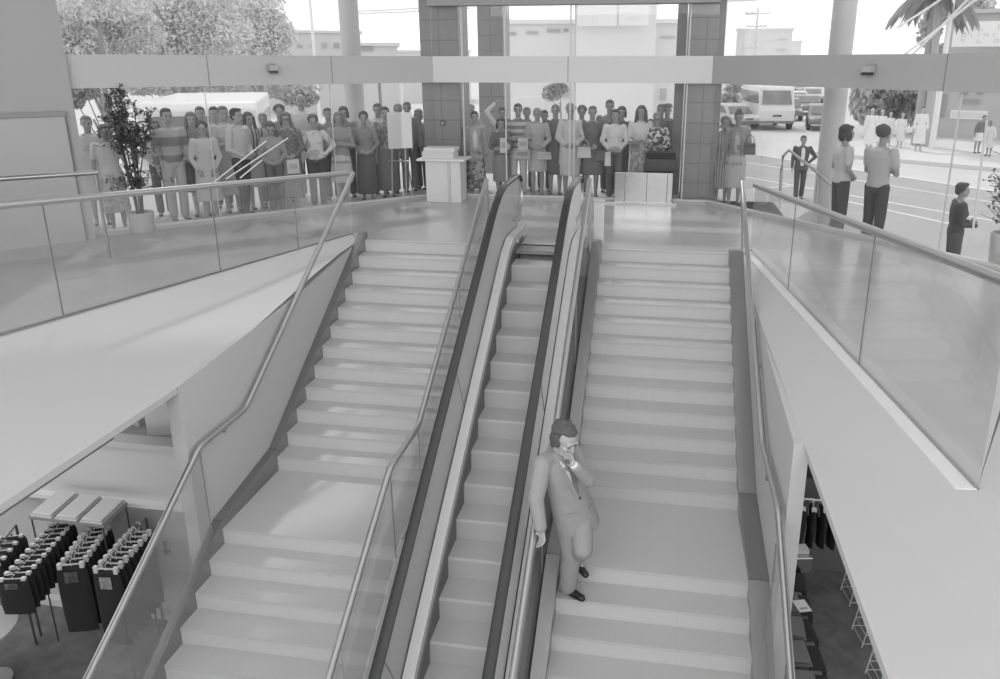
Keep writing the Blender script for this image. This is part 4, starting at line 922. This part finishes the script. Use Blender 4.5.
sheet(629,141,640,151,.08,.52,'small grey box held by the woman with long dark hair', name='small_box', cat='box', dep=.06)
sheet(288,160,300,174,.12,.84,'white bag at the waist of the woman in the checked jacket', name='carrier_bag', cat='bag', dep=.05)
# ---------------------------------------------------------------- the man on the stairs (main figure)
def hero():
    base = V((-.62, 5.74, -2.235)); root = thing('person', 'man in a grey suit leaning on the stair rail, hand at his mouth', 'person', base)
    W = lambda x,y,z: V((x,y,z))-base                       # world point to local
    hk = 1.24
    hc = at_y(565,439.5,5.68)-base; Mx = Matrix.Rotation(math.radians(48),3,'Z')@Matrix.Rotation(math.radians(20),3,'X')
    shR = at_y(541,461,5.62)-base; shL = at_y(572,462,5.88)-base; shR = shR+V((0.02,0,-.02)); shL.z = shR.z
    mid = (shR+shL)/2; hipc = W(-.66,5.80,-1.33); hipR = hipc+V((-.05,-.08,0)); hipL = hipc+V((.05,.08,0))
    ankR = W(-.70,5.80,-2.15); knR = W(-.66,5.73,-1.76)
    knL = at_y(583,549,5.58)-base; ankL = at_y(575,556,5.92)-base; ankL.z = max(ankL.z, .14)
    elR = at_y(536,499,5.47)-base; wrR = at_y(541,529,5.38)-base
    elL = at_y(588,479,5.62)-base; wrL = at_y(573,464,5.48)-base
    fwd = V((math.sin(math.radians(48))*1, -math.cos(math.radians(48)), 0)); sd = V((fwd.y*-1, fwd.x, 0))  # facing, and his left
    sd = V((-fwd.y, fwd.x, 0))
    def torso(mb, prof, inf):
        out = []
        for s, rx, ry in prof:
            c = hipc.lerp(mid, s); out.append([c+sd*(rx+inf)*math.cos(2*PI*q/20)+fwd*(-1)*(ry+inf)*math.sin(2*PI*q/20) for q in range(20)])
        mb.rings(out)
    prof = [(-.12,.155,.115),(.0,.16,.12),(.25,.15,.115),(.5,.15,.115),(.75,.17,.12),(.92,.175,.105),(1.04,.11,.075),(1.12,.06,.06)]
    neck = mid+V((0,0,.06))+fwd*.01
    b = MB(); torso(b, prof, 0); b.cap(neck, hc+V((0,0,-.07)), .056, .054, 12); head_prims(b, hc, Mx, hk)
    for h,kk,a in ((hipR,knR,ankR),(hipL,knL,ankL)): b.cap(h,kk,.085,.056,12); b.cap(kk,a,.055,.036,12)
    b.cap(shR,elR,.05,.042,10); b.cap(elR,wrR,.04,.028,10); b.cap(shL,elL,.05,.042,10); b.cap(elL,wrL,.04,.028,10)
    hand(b, wrR, V((.15,-.1,-1)), V((-.4,-.6,-.2)), 1, .75, 1.05, 3)
    mouth = hc+Mx@V((0,-.10,-.065)); hand(b, wrL, (mouth-wrL), -fwd+V((0,0,.1)), -1, .8, 1.02, 3)
    b.cap(ankR-V((0,0,.02)), ankR+V((.10,-.06,-.055)), .03, .024, 8); b.cap(ankL-V((0,0,.02)), ankL+V((.07,-.06,-.05)), .03, .024, 8)
    b.fuse('body', mat(.68, rough=.6, spec=.3, name='skin_pale'), root, voxel=.006, smooth=2)
    head_extras(root, hc, Mx, hk, soft=True); hair_mesh(root, hc, Mx, hk, 'hero', .36, .006)
    SUIT = mat(.61, rough=.9, spec=.15, bump=1.0, bscale=14, name='suit_cloth')
    # trousers
    t = MB(); t.ell(hipc, (.165,.13,.13), Matrix.Rotation(math.radians(48),3,'Z'), 16)
    for h,kk,a in ((hipR,knR,ankR),(hipL,knL,ankL)): t.cap(h,kk,.112,.090,14); t.cap(kk,a+V((0,0,-.0)),.086,.084,14)
    t.cap(knL.lerp(ankL,.2), ankL+V((0,0,.02)), .082,.082,12)
    t.fuse('trousers', SUIT, root, voxel=.009, smooth=3)
    # jacket
    j = MB(); jp = [(-.33,.215,.165),(-.30,.22,.17),(0,.21,.155),(.25,.19,.142),(.5,.19,.14),(.75,.205,.145),(.92,.21,.13),(1.03,.145,.10),(1.11,.095,.082),(1.15,.075,.072)]
    torso(j, jp, .004); j.cap(shR,elR,.084,.070,12); j.cap(elR,elR.lerp(wrR,.93),.068,.054,12); j.cap(shL,elL,.076,.066,12); j.cap(elL,elL.lerp(wrL,.80),.064,.052,12)
    j.cap(mid-sd*.12, shR, .085, .078, 12); j.cap(mid+sd*.12, shL, .085, .078, 12)
    j.fuse('jacket', SUIT, root, voxel=.009, smooth=3)
    # shirt front, tie, collar, lapels: lie on the chest surface
    def chest(s, u, lift):                                    # s along spine, u sideways
        c = hipc.lerp(mid, s); ry = np.interp(s, [q[0] for q in jp], [q[2] for q in jp]); rx = np.interp(s, [q[0] for q in jp], [q[1] for q in jp])
        return c+sd*u+fwd*((ry+.004)*math.sqrt(max(.05,1-(u/rx)**2))+lift)
    def patch(name, rows, m, lift, th=.008):
        lo = [chest(s,u0,lift) for s,u0,u1 in rows]; hi = [chest(s,u1,lift) for s,u0,u1 in rows]; q = MB(); q.thick(lo, hi, fwd*th); return q.build(name, m, root, smooth=True)
    patch('shirt_front', [(.40,-.006,.006),(.6,-.022,.022),(.8,-.045,.045),(.95,-.062,.062),(1.04,-.060,.060)], mat(.90, rough=.8), -.004)
    patch('tie', [(.42,-.010,.010),(.6,-.026,.026),(.8,-.022,.022),(.95,-.015,.015),(1.0,-.022,.022),(1.03,-.018,.018)], mat(.47, rough=.6), .006)
    patch('lapel', [(.38,-.004,-.02),(.6,-.024,-.07),(.8,-.047,-.095),(.88,-.055,-.07),(1.03,-.066,-.095)], SUIT, .004); patch('lapel', [(.38,.004,.02),(.6,.024,.07),(.8,.047,.095),(.88,.055,.07),(1.03,.066,.095)], SUIT, .004)
    patch('pocket_flap', [(.12,-.14,-.06),(.07,-.14,-.06)], mat(.58), .012, .004); patch('pocket_flap', [(.12,.06,.14),(.07,.06,.14)], mat(.58), .012, .004)
    q = MB(); q.ell(chest(.34,.006,.008), (.011,.011,.011)); q.build('button', mat(.25), root, smooth=True)
    cpt = [neck+V((0,0,-.005))+sd*.058*math.cos(a)+fwd*.060*math.sin(a)-V((0,0,.02*max(0,math.sin(a)))) for a in [2*PI*i/16 for i in range(17)]]
    q = MB(); q.tube(cpt, .013, 8); q.build('collar', mat(.90), root, smooth=True)
    for e,w_ in ((elL,wrL),(elR,wrR)): q = MB(); q.cap(e.lerp(w_,.82), e.lerp(w_,.94), .037, .035, 12); q.build('cuff', mat(.92), root, smooth='all')
    for a,dr in ((ankR, V((.82,-.50,0))),(ankL, V((.6,-.6,-.25)))):
        dr = dr.normalized(); q = MB(); pz = a+V((0,0,-.045)); q.cap(pz-dr*.05, pz+dr*.05, .040, .042, 10); q.cap(pz+dr*.05+V((0,0,-.008)), pz+dr*.165+V((0,0,-.012)), .042, .034, 10)
        s_ = q.fuse('shoe', mat(.17, rough=.25), root, voxel=.008, smooth=2)
    return root
hero()
# ================================================================ indoor objects
# podium
t = thing('podium', 'white podium table with a thin overhanging top by the tiled column', 'podium', (-4.02,13.45,0), -.0)
w_ = .27
MB().box(-.3,.12,-.2,.2,0,.76).build('cabinet', mat(.86), t, bevel=.006); MB().box(.12,.17,-.215,.2,0,.76).build('stile', mat(.78), t); MB().box(.17,.36,-.2,.2,0,.76).build('door', mat(.86), t, bevel=.006)
MB().box(-.44,.46,-.28,.28,.76,.80).build('table_top', mat(.88), t, bevel=.01)
t = thing('carton', 'flat pale box lying on top of the white podium', 'box', (-4.05,13.45,.80), .04)
MB().box(-.33,.26,-.2,.2,0,.13).build('base', mat(.82), t, bevel=.006); MB().box(-.3,.28,-.19,.21,.13,.19).build('lid', mat(.86), t, bevel=.006)
# easel with a blank board
pL = at_z(396,199,0); pR = at_z(409,198,0); pm = (pL+pR)/2
t = thing('easel', 'metal easel standing in front of the crowd', 'easel', pm, YAW*-1*0-.15)
for sx in (-1,1): MB().tube([(sx*.15,-.12,.0),(sx*.13,0,1.6)], .012, 8).build('leg', STEEL, t, smooth=True)
MB().tube([(.0,.45,0),(0,.02,1.5)], .012, 8).build('leg', STEEL, t, smooth=True); MB().tube([(-.2,-.08,.72),(.22,-.08,.72)], .014, 8).build('ledge', STEEL, t)
for sx in (-1,1): MB().ell((sx*.15,-.12,.02), (.05,.03,.02)).build('foot', mat(.9), t, smooth=True)
D_ = math.hypot(pm.x, pm.y)-.22
a = at_d(388.5,149,D_); b = at_d(412.5,148,D_); c = at_d(411,112.5,D_); e = at_d(386.5,112.5,D_)
m_ = MB(); m_.thick([a,b],[e,c],Vector((0,.02,0))); o = m_.build('display_board', mat(.86), None, bevel=.003); tag(o, 'blank pale display board standing on the metal easel', 'board')
# steel planter / threshold screen
a = at_z(612,197,0); b = at_z(676,198,0)
t = thing('steel_planter', 'low polished stainless steel box at the foot of the glass behind the crowd rail', 'planter', ((a.x+b.x)/2,13.62,0))
W = (b.x-a.x)/2; MB().box(-W*.86,W*.86,-.02,.14,0,.58).build('box', mat(.70, rough=.2, metal=1), t, bevel=.012); MB().box(-W-.25,W,-.06,-.02,0,.04).build('kick_plate', STEEL, t)
for x in (-W*.55, W*.1, W*.7): MB().box(x-.006,x+.006,-.026,-.018,.02,.57).build('seam', mat(.5), t)
# indoor potted tree at the left
def potted(loc, label, h, spread, seed, n, pot_r=.26, pot_h=.42, shade=.40, nb=10):
    t = thing('potted_tree', label, 'plant', loc); rnd = random.Random(seed)
    MB().lathe([(pot_r*.86,0),(pot_r,pot_h*.95),(pot_r,pot_h),(pot_r*.9,pot_h),(pot_r*.88,pot_h-.05),(0.001,pot_h-.05)], n=24).build('pot', mat(.72), t, smooth=True)
    MB().lathe([(pot_r*.88,pot_h-.06),(.001,pot_h-.04)], n=20).build('soil', mat(.3), t)
    stems = MB(); leaf = MB()
    for k in range(9):
        a = 2*PI*k/9; hh = h*rnd.uniform(.6,1.0) if k else h; sp = spread*rnd.uniform(.3,1)*(0.6 if hh > h*.9 else 1)
        top = Vector((math.cos(a)*sp - (.28 if k == 0 else 0), math.sin(a)*sp, hh)); mid = Vector((math.cos(a)*.08, math.sin(a)*.08, hh*.5))
        pts = [Vector((math.cos(a)*.04, math.sin(a)*.04, pot_h-.05)), mid, mid.lerp(top,.6)+Vector((0,0,.05)), top]; stems.tube(pts, [.014,.011,.008,.004], 6)
        for b in range(nb):
            s = rnd.uniform(.25,1) if b % 3 else rnd.uniform(.0,.6); base = mid.lerp(top, s) if s > .3 else pts[0].lerp(mid, s+.55)
            tip = base+Vector((rnd.gauss(0,1), rnd.gauss(0,1), rnd.uniform(-.1,.9))).normalized()*rnd.uniform(.12,.42)*(1.25-s*.75); stems.tube([base, tip], [.005,.002], 5)
            for q in range(n):
                u = rnd.random(); p = base.lerp(tip, u); d = Vector((rnd.gauss(0,1), rnd.gauss(0,1), rnd.gauss(0,.7))).normalized(); sd = d.cross(Vector((0,0,1))).normalized(); L = rnd.uniform(.05,.085)
                leaf.add([p, p+d*L*.5+sd*L*.28+Vector((0,0,.008)), p+d*L, p+d*L*.5-sd*L*.28+Vector((0,0,.008))], [(0,1,2),(0,2,3)])
    stems.build('stem', mat(.35), t, smooth=True); leaf.build('foliage', mat(shade, rough=.45, var=.05, vscale=3), t)
    return t
potted(at_z(143,231,0), 'tall bushy potted tree behind the left glass balustrade', 2.42, .40, 5, 13, nb=24, pot_r=.19, pot_h=.30)
potted(at_z(1003,268,0), 'potted shrub cut off by the right edge of the picture', 1.75, .3, 9, 6, pot_r=.2, pot_h=.45, shade=.45)
st = at_z(972,238,0); 
m_ = MB(); m_.tube([at_d(972,238,9.9), at_d(987,120,9.9)], .014, 6); tag(m_.build('stake', mat(.8)), 'thin pale upright rod by the glass near the right edge', 'rod')
# grey wall block at the upper left with ledge rails
wl = thing('partition_wall', 'massive plain grey wall at the upper left corner', 'wall', (-9.05,10.9,0)); wl['kind']='structure'
bx = at_z(90,205,0); 
wx = at_d(51,0,12.6); wx2 = at_d(91,205,12.6)
o = Vector((wx2.x, wx2.y, 0)); wl.location = o; dr = Vector((-1,-1.12,0)).normalized(); ang = math.atan2(-dr.y, -dr.x); wl.rotation_euler.z = ang
MB().box(-6,0,0,.35,0,6).build('wall', mat(.66, rough=.7), wl)
zr = at_d(72,113,12.55).z
MB().box(-6,-.12,-.06,0,zr-.04,zr+.03).build('cap_rail', mat(.56, rough=.4), wl, bevel=.01)
MB().box(-6,-.12,-.035,0,0,zr-.04).build('panel', mat(.69), wl); MB().box(-.14,-.12,-.04,0,0,zr).build('edge_strip', mat(.42), wl)
o2 = at_d(98,172,11.2)
rr = thing('low_handrail', 'low steel handrail on short posts in front of the grey wall at the far left', 'handrail', (o2.x,o2.y,0), ang-.12)
h2 = at_d(98,172.5,11.2).z
MB().tube([(-6,0,h2),(-.0,0,h2)], .03, 10).build('rail', STEELD, rr, smooth=True)
for x in (-.03,-1.6,-3.2): MB().tube([(x,0,0),(x,0,h2)], .02, 8).build('post', STEELD, rr, smooth=True)
MB().box(-6,-.05,-.004,.004,.1,h2-.05).build('glass_panel', G_RAIL, rr)
# white raised bars leaning outside behind the left crowd
for (x0,y0,x1,y1) in ((214,182,266,141),(226,179,288,138),(240,178,262,160)):
    m_ = MB(); m_.tube([at_d(x0,y0,11.4), at_d(x1,y1,11.6)], .009, 6); tag(m_.build('sloping_rail', mat(.88)), 'thin white sloping rail in front of the crowd at the left', 'rail', 'white sloping rails by the left crowd')
# ---------------------------------------------------------------- lower left shop
WPT = mat(.76, rough=.7)
m_ = MB(); m_.box(-12,-4.5,6.95,7.05,ZB,-1.78); struct(m_.build('wall_shop', WPT))
m_ = MB(); m_.box(-12,-4.5,6.90,7.1,-1.80,-1.73); struct(m_.build('trim_8', mat(.74)))
m_ = MB(); m_.box(-12,-4.5,6.86,6.95,ZB,ZB+.1); struct(m_.build('baseboard_shop', mat(.85)))
m_ = MB(); m_.box(-12,-4.5,6.85,6.95,-2.55,-2.5); struct(m_.build('trim_9', mat(.86)))
m_ = MB(); m_.box(-14,-4.5,10.9,11.0,ZB,-.45); struct(m_.build('wall_shop_back', mat(.72)))
bxs = ((-5.85,7.6,.5,.5,.5,.3,.80,'leaning pale carton nearest the stair wall'),(-6.45,7.75,.5,.4,.42,-.3,.74,'tilted pale carton beside the stair wall'),(-7.0,7.9,.35,.4,.6,.15,.45,'dark carton at the left behind the pale ones'),(-6.2,8.5,.5,.5,.75,.2,.83,'white upright carton at the back'),(-6.95,8.8,.6,.5,.8,-.1,.6,'grey carton at the back of the ledge'),(-5.45,8.1,.3,.3,.3,.5,.35,'small dark box at the right corner of the ledge'))
m_ = MB(); m_.box(-12,-4.5,7.1,10.9,-1.95,-1.85); struct(m_.build('shelf_deck', mat(.62)))
for x,y,w,d,h,rz,s,lb in bxs:
    t = thing('carton', lb+' above the lower shop wall', 'box', (x,y,-1.85), rz, None); MB().box(-w/2,w/2,-d/2,d/2,0,h).build('body', mat(s), t, bevel=.006)
    MB().box(-w/2,w/2,-.03,.03,h,h+.004).build('tape', mat(min(.9,s+.08)), t); f = MB(); f.add([(-w/2,d/2,h),(w/2,d/2,h),(w/2,d/2+.18,h+.12),(-w/2,d/2+.18,h+.12),(-w/2,d/2,h-.01),(w/2,d/2,h-.01),(w/2,d/2+.18,h+.11),(-w/2,d/2+.18,h+.11)],[(0,1,2,3),(7,6,5,4),(2,1,5,6),(0,3,7,4)]); f.build('flap', mat(min(.9,s+.05)), t)
# clothes racks: rows run away from the camera, trousers on clamp hangers
CL = mat(.17, rough=.85, bump=.4, bscale=60, name='dark_cloth'); HG = mat(.86, rough=.4, name='hanger_plastic'); ZH = -2.62
def make_garment():
    t = thing('hanging_trousers', '', 'trousers')
    g = MB(); n = 12; rs = []
    for z, w, th in ((-.06,.115,.014),(-.15,.13,.03),(-.35,.13,.032),(-.55,.12,.03),(-.74,.115,.028)):
        rs.append([( w*math.cos(2*PI*k/n)*(1+.06*math.sin(3*k+z*7)), th*math.sin(2*PI*k/n)+.006*math.sin(5*k+z*9), z) for k in range(n)])
    g.rings(rs); g.build('cloth', CL, t, smooth=True)
    h = MB(); h.beam((-.10,0,-.035),(.10,0,-.035),.008,.014); h.build('hanger', HG, t)
    k_ = MB(); k_.tube([(0,0,-.05),(0,0,.0),(.02,0,.035),(0.0,0,.06),(-.02,0,.045)], .005, 6); k_.build('hook', HG, t)
    for sx in (-.085,.085): MB().box(sx-.018,sx+.018,-.018,.018,-.075,-.015).build('clip', HG, t, bevel=.004)
    return t
proto = None; GR = 'dark trousers hanging on the clothes racks in the lower shop'
rows = [((18,583),(40,535),6,'leftmost rack'),((62,592),(90,528),9,'second rack from the left'),((96,585),(118,527),8,'third rack from the left'),((133,588),(152,530),8,'rack nearest the stair handrail')]
rows = [((-14,565),(10,535),5,'leftmost clothes rack',.5),((12,577),(61,522),11,'second clothes rack from the left',.6),((70,561),(97,524),8,'third clothes rack from the left',1.2),((105,565),(139,528),8,'clothes rack nearest the stair handrail',1.35)]
for ri_, (p, q, n, nm, gl) in enumerate(rows):
    a = at_z(*p, ZH); b = at_z(*q, ZH); d = (b-a).normalized(); ang = math.atan2(d.y, d.x)-PI/2; L = (b-a).length
    rk = thing('clothes_rack', 'chrome rail holding dark trousers, the '+nm, 'rack', (a.x,a.y,ZB), ang)
    MB().tube([(0,-.03,ZH-ZB+.045-.02),(0,L+.15,ZH-ZB+.045-.02)], .008, 8).build('bar', mat(.35), rk, smooth=True)
    for y in (L+.02, L+.15):
        MB().tube([(0,y,0),(0,y,ZH-ZB+.03)], .014, 8).build('upright', mat(.35), rk, smooth=True)
    for k in range(n):
        pos = a.lerp(b, (k+.0)/(n-1)); pos.z = ZH+.0
        if proto is None: proto = make_garment(); o = proto
        else: o = copy_tree(proto)
        o.location = pos; o.rotation_euler = (0,0,ang+random.uniform(-.06,.06)); o.scale = (1.3,1,gl); o['label'] = 'dark trousers on a white clamp hanger, on the '+nm; o['group'] = GR+', '+nm; o['category'] = 'trousers'
        if k == 0:
            o['label'] = 'frontmost dark trousers on the '+nm+', with a pale paper tag'; 
            del o['group']
            tg = MB(); tg.box(-.05,.05,-.045,-.04,-.20,-.09); tg.build('paper_tag', mat(.62, var=.12, vscale=40), o, label='pale paper tag')
            # longer front garment
# folded stock on a shelf over the racks
zs = -2.45
a, b, c, e = at_z(29,519,zs), at_z(104,528,zs), at_z(128,505,zs), at_z(58,494,zs)
sh = thing('glass_shelf', 'slatted pale shelf above the dark clothes racks', 'shelf', a); f = MB(); f.thick([a-a,b-a],[e-a,c-a],(0,0,.03)); f.build('board', mat(.55), sh)
for pt in (a,b,c,e):
    q = a.lerp(c,.5); pp_ = pt.lerp(q,.05); MB().tube([pp_-a, Vector((pp_.x-a.x,pp_.y-a.y,ZB-zs))], .009, 6).build('leg', mat(.3), sh)
lbl = ['left stack of folded pale cloth on the shelf above the racks','middle stack of folded pale cloth on the shelf above the racks','right stack of folded pale cloth on the shelf above the racks']
for k in range(3):
    u0, u1 = k/3+.02, (k+1)/3-.02; lo0, lo1 = a.lerp(b,u0), a.lerp(b,u1); hi0, hi1 = e.lerp(c,u0), e.lerp(c,u1)
    t = thing('folded_cloth', lbl[k], 'cloth', lo0+Vector((0,0,.03)))
    for j in range(2):
        s_ = MB(); e_ = .015*j; s_.thick([Vector((e_,e_,.025*j)), lo1-lo0+Vector((-e_,e_,.025*j))], [hi0-lo0+Vector((e_,-e_,.025*j)), hi1-lo0+Vector((-e_,-e_,.025*j))], (0,0,.024)); s_.build('layer', mat(.74+.03*j, rough=.85), t, bevel=.008)
# round white table at the lower left edge
p = at_z(-24,630,ZB+.72); t = thing('round_table', 'round pale table cut off by the left edge in the lower shop', 'table', (p.x,p.y,ZB))
MB().lathe([(.36,.69),(.38,.70),(.38,.72),(.36,.73)], n=40).build('table_top', mat(.80), t, smooth=True); MB().lathe([(.03,.03),(.03,.69)], n=12).build('pedestal', STEEL, t, smooth=True); MB().lathe([(.22,0),(.22,.02),(.03,.04)], n=24).build('base', STEEL, t, smooth=True)
# small door handle on the panel beside the stair
hp = at_y(165,548,6.84); t = thing('wall_latch', 'small dark lever latch on the white wall beside the stair glass', 'latch', hp)
MB().box(-.012,.012,-.01,.02,-.09,.09).build('plate', mat(.4), t); MB().tube([(0,-.01,.0),(0,-.05,0),(.1,-.05,0)], .012, 8).build('lever', mat(.35), t, smooth=True)
# ---------------------------------------------------------------- lower right shop
q0 = Vector((*C2,0))-nO*.4; q1 = Vector((*REp,0))-nO*.4; m_ = MB(); m_.beam(q0+Vector((0,0,(ZB-.45)/2)), q1+Vector((0,0,(ZB-.45)/2)), .1, -.45-ZB); struct(m_.build('wall_shop_right', mat(.45)))
rk = thing('clothes_rack', 'chrome rail of dark clothes at the back of the lower right shop', 'rack', (2.1,8.4,ZB))
MB().tube([(-.6,0,1.5),(.7,0,1.5)], .014, 8).build('bar', STEEL, rk)
for x in (-.6,.7): MB().tube([(x,0,0),(x,0,1.5)], .014, 8).build('upright', STEEL, rk)
for k in range(9):
    o = copy_tree(proto); o.location = (1.62+k*.125, 8.4, ZB+1.46); o.rotation_euler = (0,0,PI/2+random.uniform(-.1,.1)); o.scale = (1.2,1.6,.75)
    o['label'] = 'dark garment hanging on the rail at the back of the lower right shop'; o['group'] = 'dark garments at the back of the lower right shop'; o['category'] = 'garment'
t = thing('wall_cabinet', 'pale grey cabinet with a dark niche below the right bulkhead', 'cabinet', (2.2,9.1,ZB))
MB().box(-.85,.9,0,.5,0,1.7).build('body', mat(.5), t, bevel=.01); MB().box(-.6,.6,-.02,.02,1.4,1.6).build('niche', mat(.25), t); MB().box(-.9,.95,-.1,.5,1.7,1.76).build('cornice', mat(.7), t)
for x,y,w,d,h,rz,s,lb in ((1.62,9.35,.4,.35,.55,.2,.85,'white upright carton on the cabinet next to the stair wall'),(2.0,9.4,.3,.3,.3,-.3,.75,'pale small carton tilted on the cabinet below the right bulkhead')):
    t = thing('carton', lb, 'box', (x,y,ZB+1.76), rz); MB().box(-w/2,w/2,-d/2,d/2,0,h).build('body', mat(s), t, bevel=.006); MB().box(-w/2,w/2,-.03,.03,h,h+.004).build('tape', mat(.9), t)
# display counter with folded dark goods along the stair wall
t = thing('display_counter', 'long grey display counter along the stair wall in the lower right shop', 'counter', (1.28,5.0,ZB))
MB().box(0,.42,0,3.5,0,.9).build('body', mat(.32), t); MB().box(-.02,.46,-.02,3.52,.9,.93).build('worktop', mat(.46), t)
for k in range(9):
    y = 5.1+k*.38; t = thing('folded_garment', 'dark folded garment in the row on the long grey counter', 'garment', (1.33,y,ZB+.93), random.uniform(-.1,.1), 'dark folded garments on the long grey counter')
    MB().box(0,.33,0,.3,0,.05).build('lower_fold', mat(.44, rough=.9), t, bevel=.015); MB().box(.01,.31,.01,.29,.05,.09).build('upper_fold', mat(.48, rough=.9), t, bevel=.015)
    e_ = thing('folded_garment', 'black folded garment hanging over the front edge of the long grey counter', 'garment', (1.70,y+.02,ZB+.93), random.uniform(-.15,.15), 'black garments over the counter edge')
    MB().box(0,.10,0,.3,-.45,.0).build('hanging_side', mat(.18, rough=.9), e_, bevel=.02); MB().box(-.08,.08,0,.3,0.0,.03).build('folded_top', mat(.2, rough=.9), e_, bevel=.012)
p = at_z(800,553,-3.0); t = thing('till', 'small shiny metal box on the counter by the stair wall', 'box', p, .2)
MB().box(-.1,.12,-.1,.1,-.2,.0).build('body', mat(.75, rough=.2, metal=1), t, bevel=.01); MB().box(-.08,.1,-.02,.1,0,.05).build('lid', mat(.8), t)
p = at_z(802,606,ZB+1.03); t = thing('paper_card', 'white card lying on the grey counter', 'card', p, .3); MB().box(-.07,.07,-.09,.09,0,.004).build('sheet', mat(.92), t); MB().box(-.04,.04,-.05,-.03,.004,.006).build('line', mat(.6), t)
# wire A-frame racks
def arack(px, label):
    p = at_z(*px, ZB); t = thing('wire_rack', label, 'rack', (p.x,p.y,ZB), .15)
    h, w, d = .95, .34, .30
    for sy in (-1,1):
        for sx in (-1,1): MB().tube([(sx*w/2,sy*d/2,0),(sx*.02,sy*d/2,h)], .008, 6).build('leg', mat(.88), t)
    for k in range(7):
        z = .05+k*.12; u = w/2*(1-z/h)+.02*z/h; s = MB()
        s.tube([(-u,-d/2,z),(u,-d/2,z)], .005, 5); s.tube([(-u,d/2,z),(u,d/2,z)], .005, 5); s.tube([(-u,-d/2,z),(-u,d/2,z)], .005, 5); s.tube([(u,-d/2,z),(u,d/2,z)], .005, 5); s.build('wire_shelf', mat(.85), t)
arack((858,598), 'white wire A-frame rack, the farthest of three on the lower right carpet')
arack((871,638), 'white wire A-frame rack, the middle of three on the lower right carpet')
arack((886,684), 'white wire A-frame rack, the nearest of three on the lower right carpet')
# ================================================================ light
w = bpy.data.worlds.new('World'); sc.world = w; w.use_nodes = True; nt = w.node_tree; bg = nt.nodes['Background']
tcn = nt.nodes.new('ShaderNodeTexCoord'); sp = nt.nodes.new('ShaderNodeSeparateXYZ'); rp = nt.nodes.new('ShaderNodeValToRGB'); e = rp.color_ramp.elements
e[0].position = .0; e[0].color = (1,1,1,1); e[1].position = .9; e[1].color = (.62,.62,.62,1)
nt.links.new(tcn.outputs['Generated'], sp.inputs[0]); nt.links.new(sp.outputs['Z'], rp.inputs['Fac']); nt.links.new(rp.outputs['Color'], bg.inputs['Color']); bg.inputs['Strength'].default_value = WST
s = bpy.data.lights.new('sun', 'SUN'); s.energy = SUN_E; s.angle = math.radians(3); so = bpy.data.objects.new('sun', s); C.objects.link(so)
so.rotation_euler = Vector((.32,-.70,-.95)).to_track_quat('-Z', 'Y').to_euler()
def area(name, loc, sx, sy, e, rot=(0,0,0)):
    l = bpy.data.lights.new(name, 'AREA'); l.shape = 'RECTANGLE'; l.size = sx; l.size_y = sy; l.energy = e; o = bpy.data.objects.new(name, l); C.objects.link(o); o.location = loc; o.rotation_euler = rot; return o
area('added_riser_fill', (-1.6,-5.0,5.4), 12, 2.5, LF, (math.radians(52),0,0))  # added fill behind the camera, brightens the risers; no such lamp seen
area('added_interior_fill', (-1.6,5.0,5.9), 8, 8, LA)  # added overhead fill for the interior, no fixture seen
area('added_shop_fill', (-8.0,5.2,-.6), 4, 2.5, LS)  # unseen fills added under the slab to brighten the lower shops
area('added_shop_fill', (-8.0,9,-.6), 4, 2.5, LS*.6)
area('added_shop_fill', (4.0,8,-.6), 4, 5, LS2)
vs = sc.view_settings; vs.view_transform = 'Standard'; vs.look = 'None'; vs.gamma = 1; vs.exposure = EXPO; vs.use_curve_mapping = False
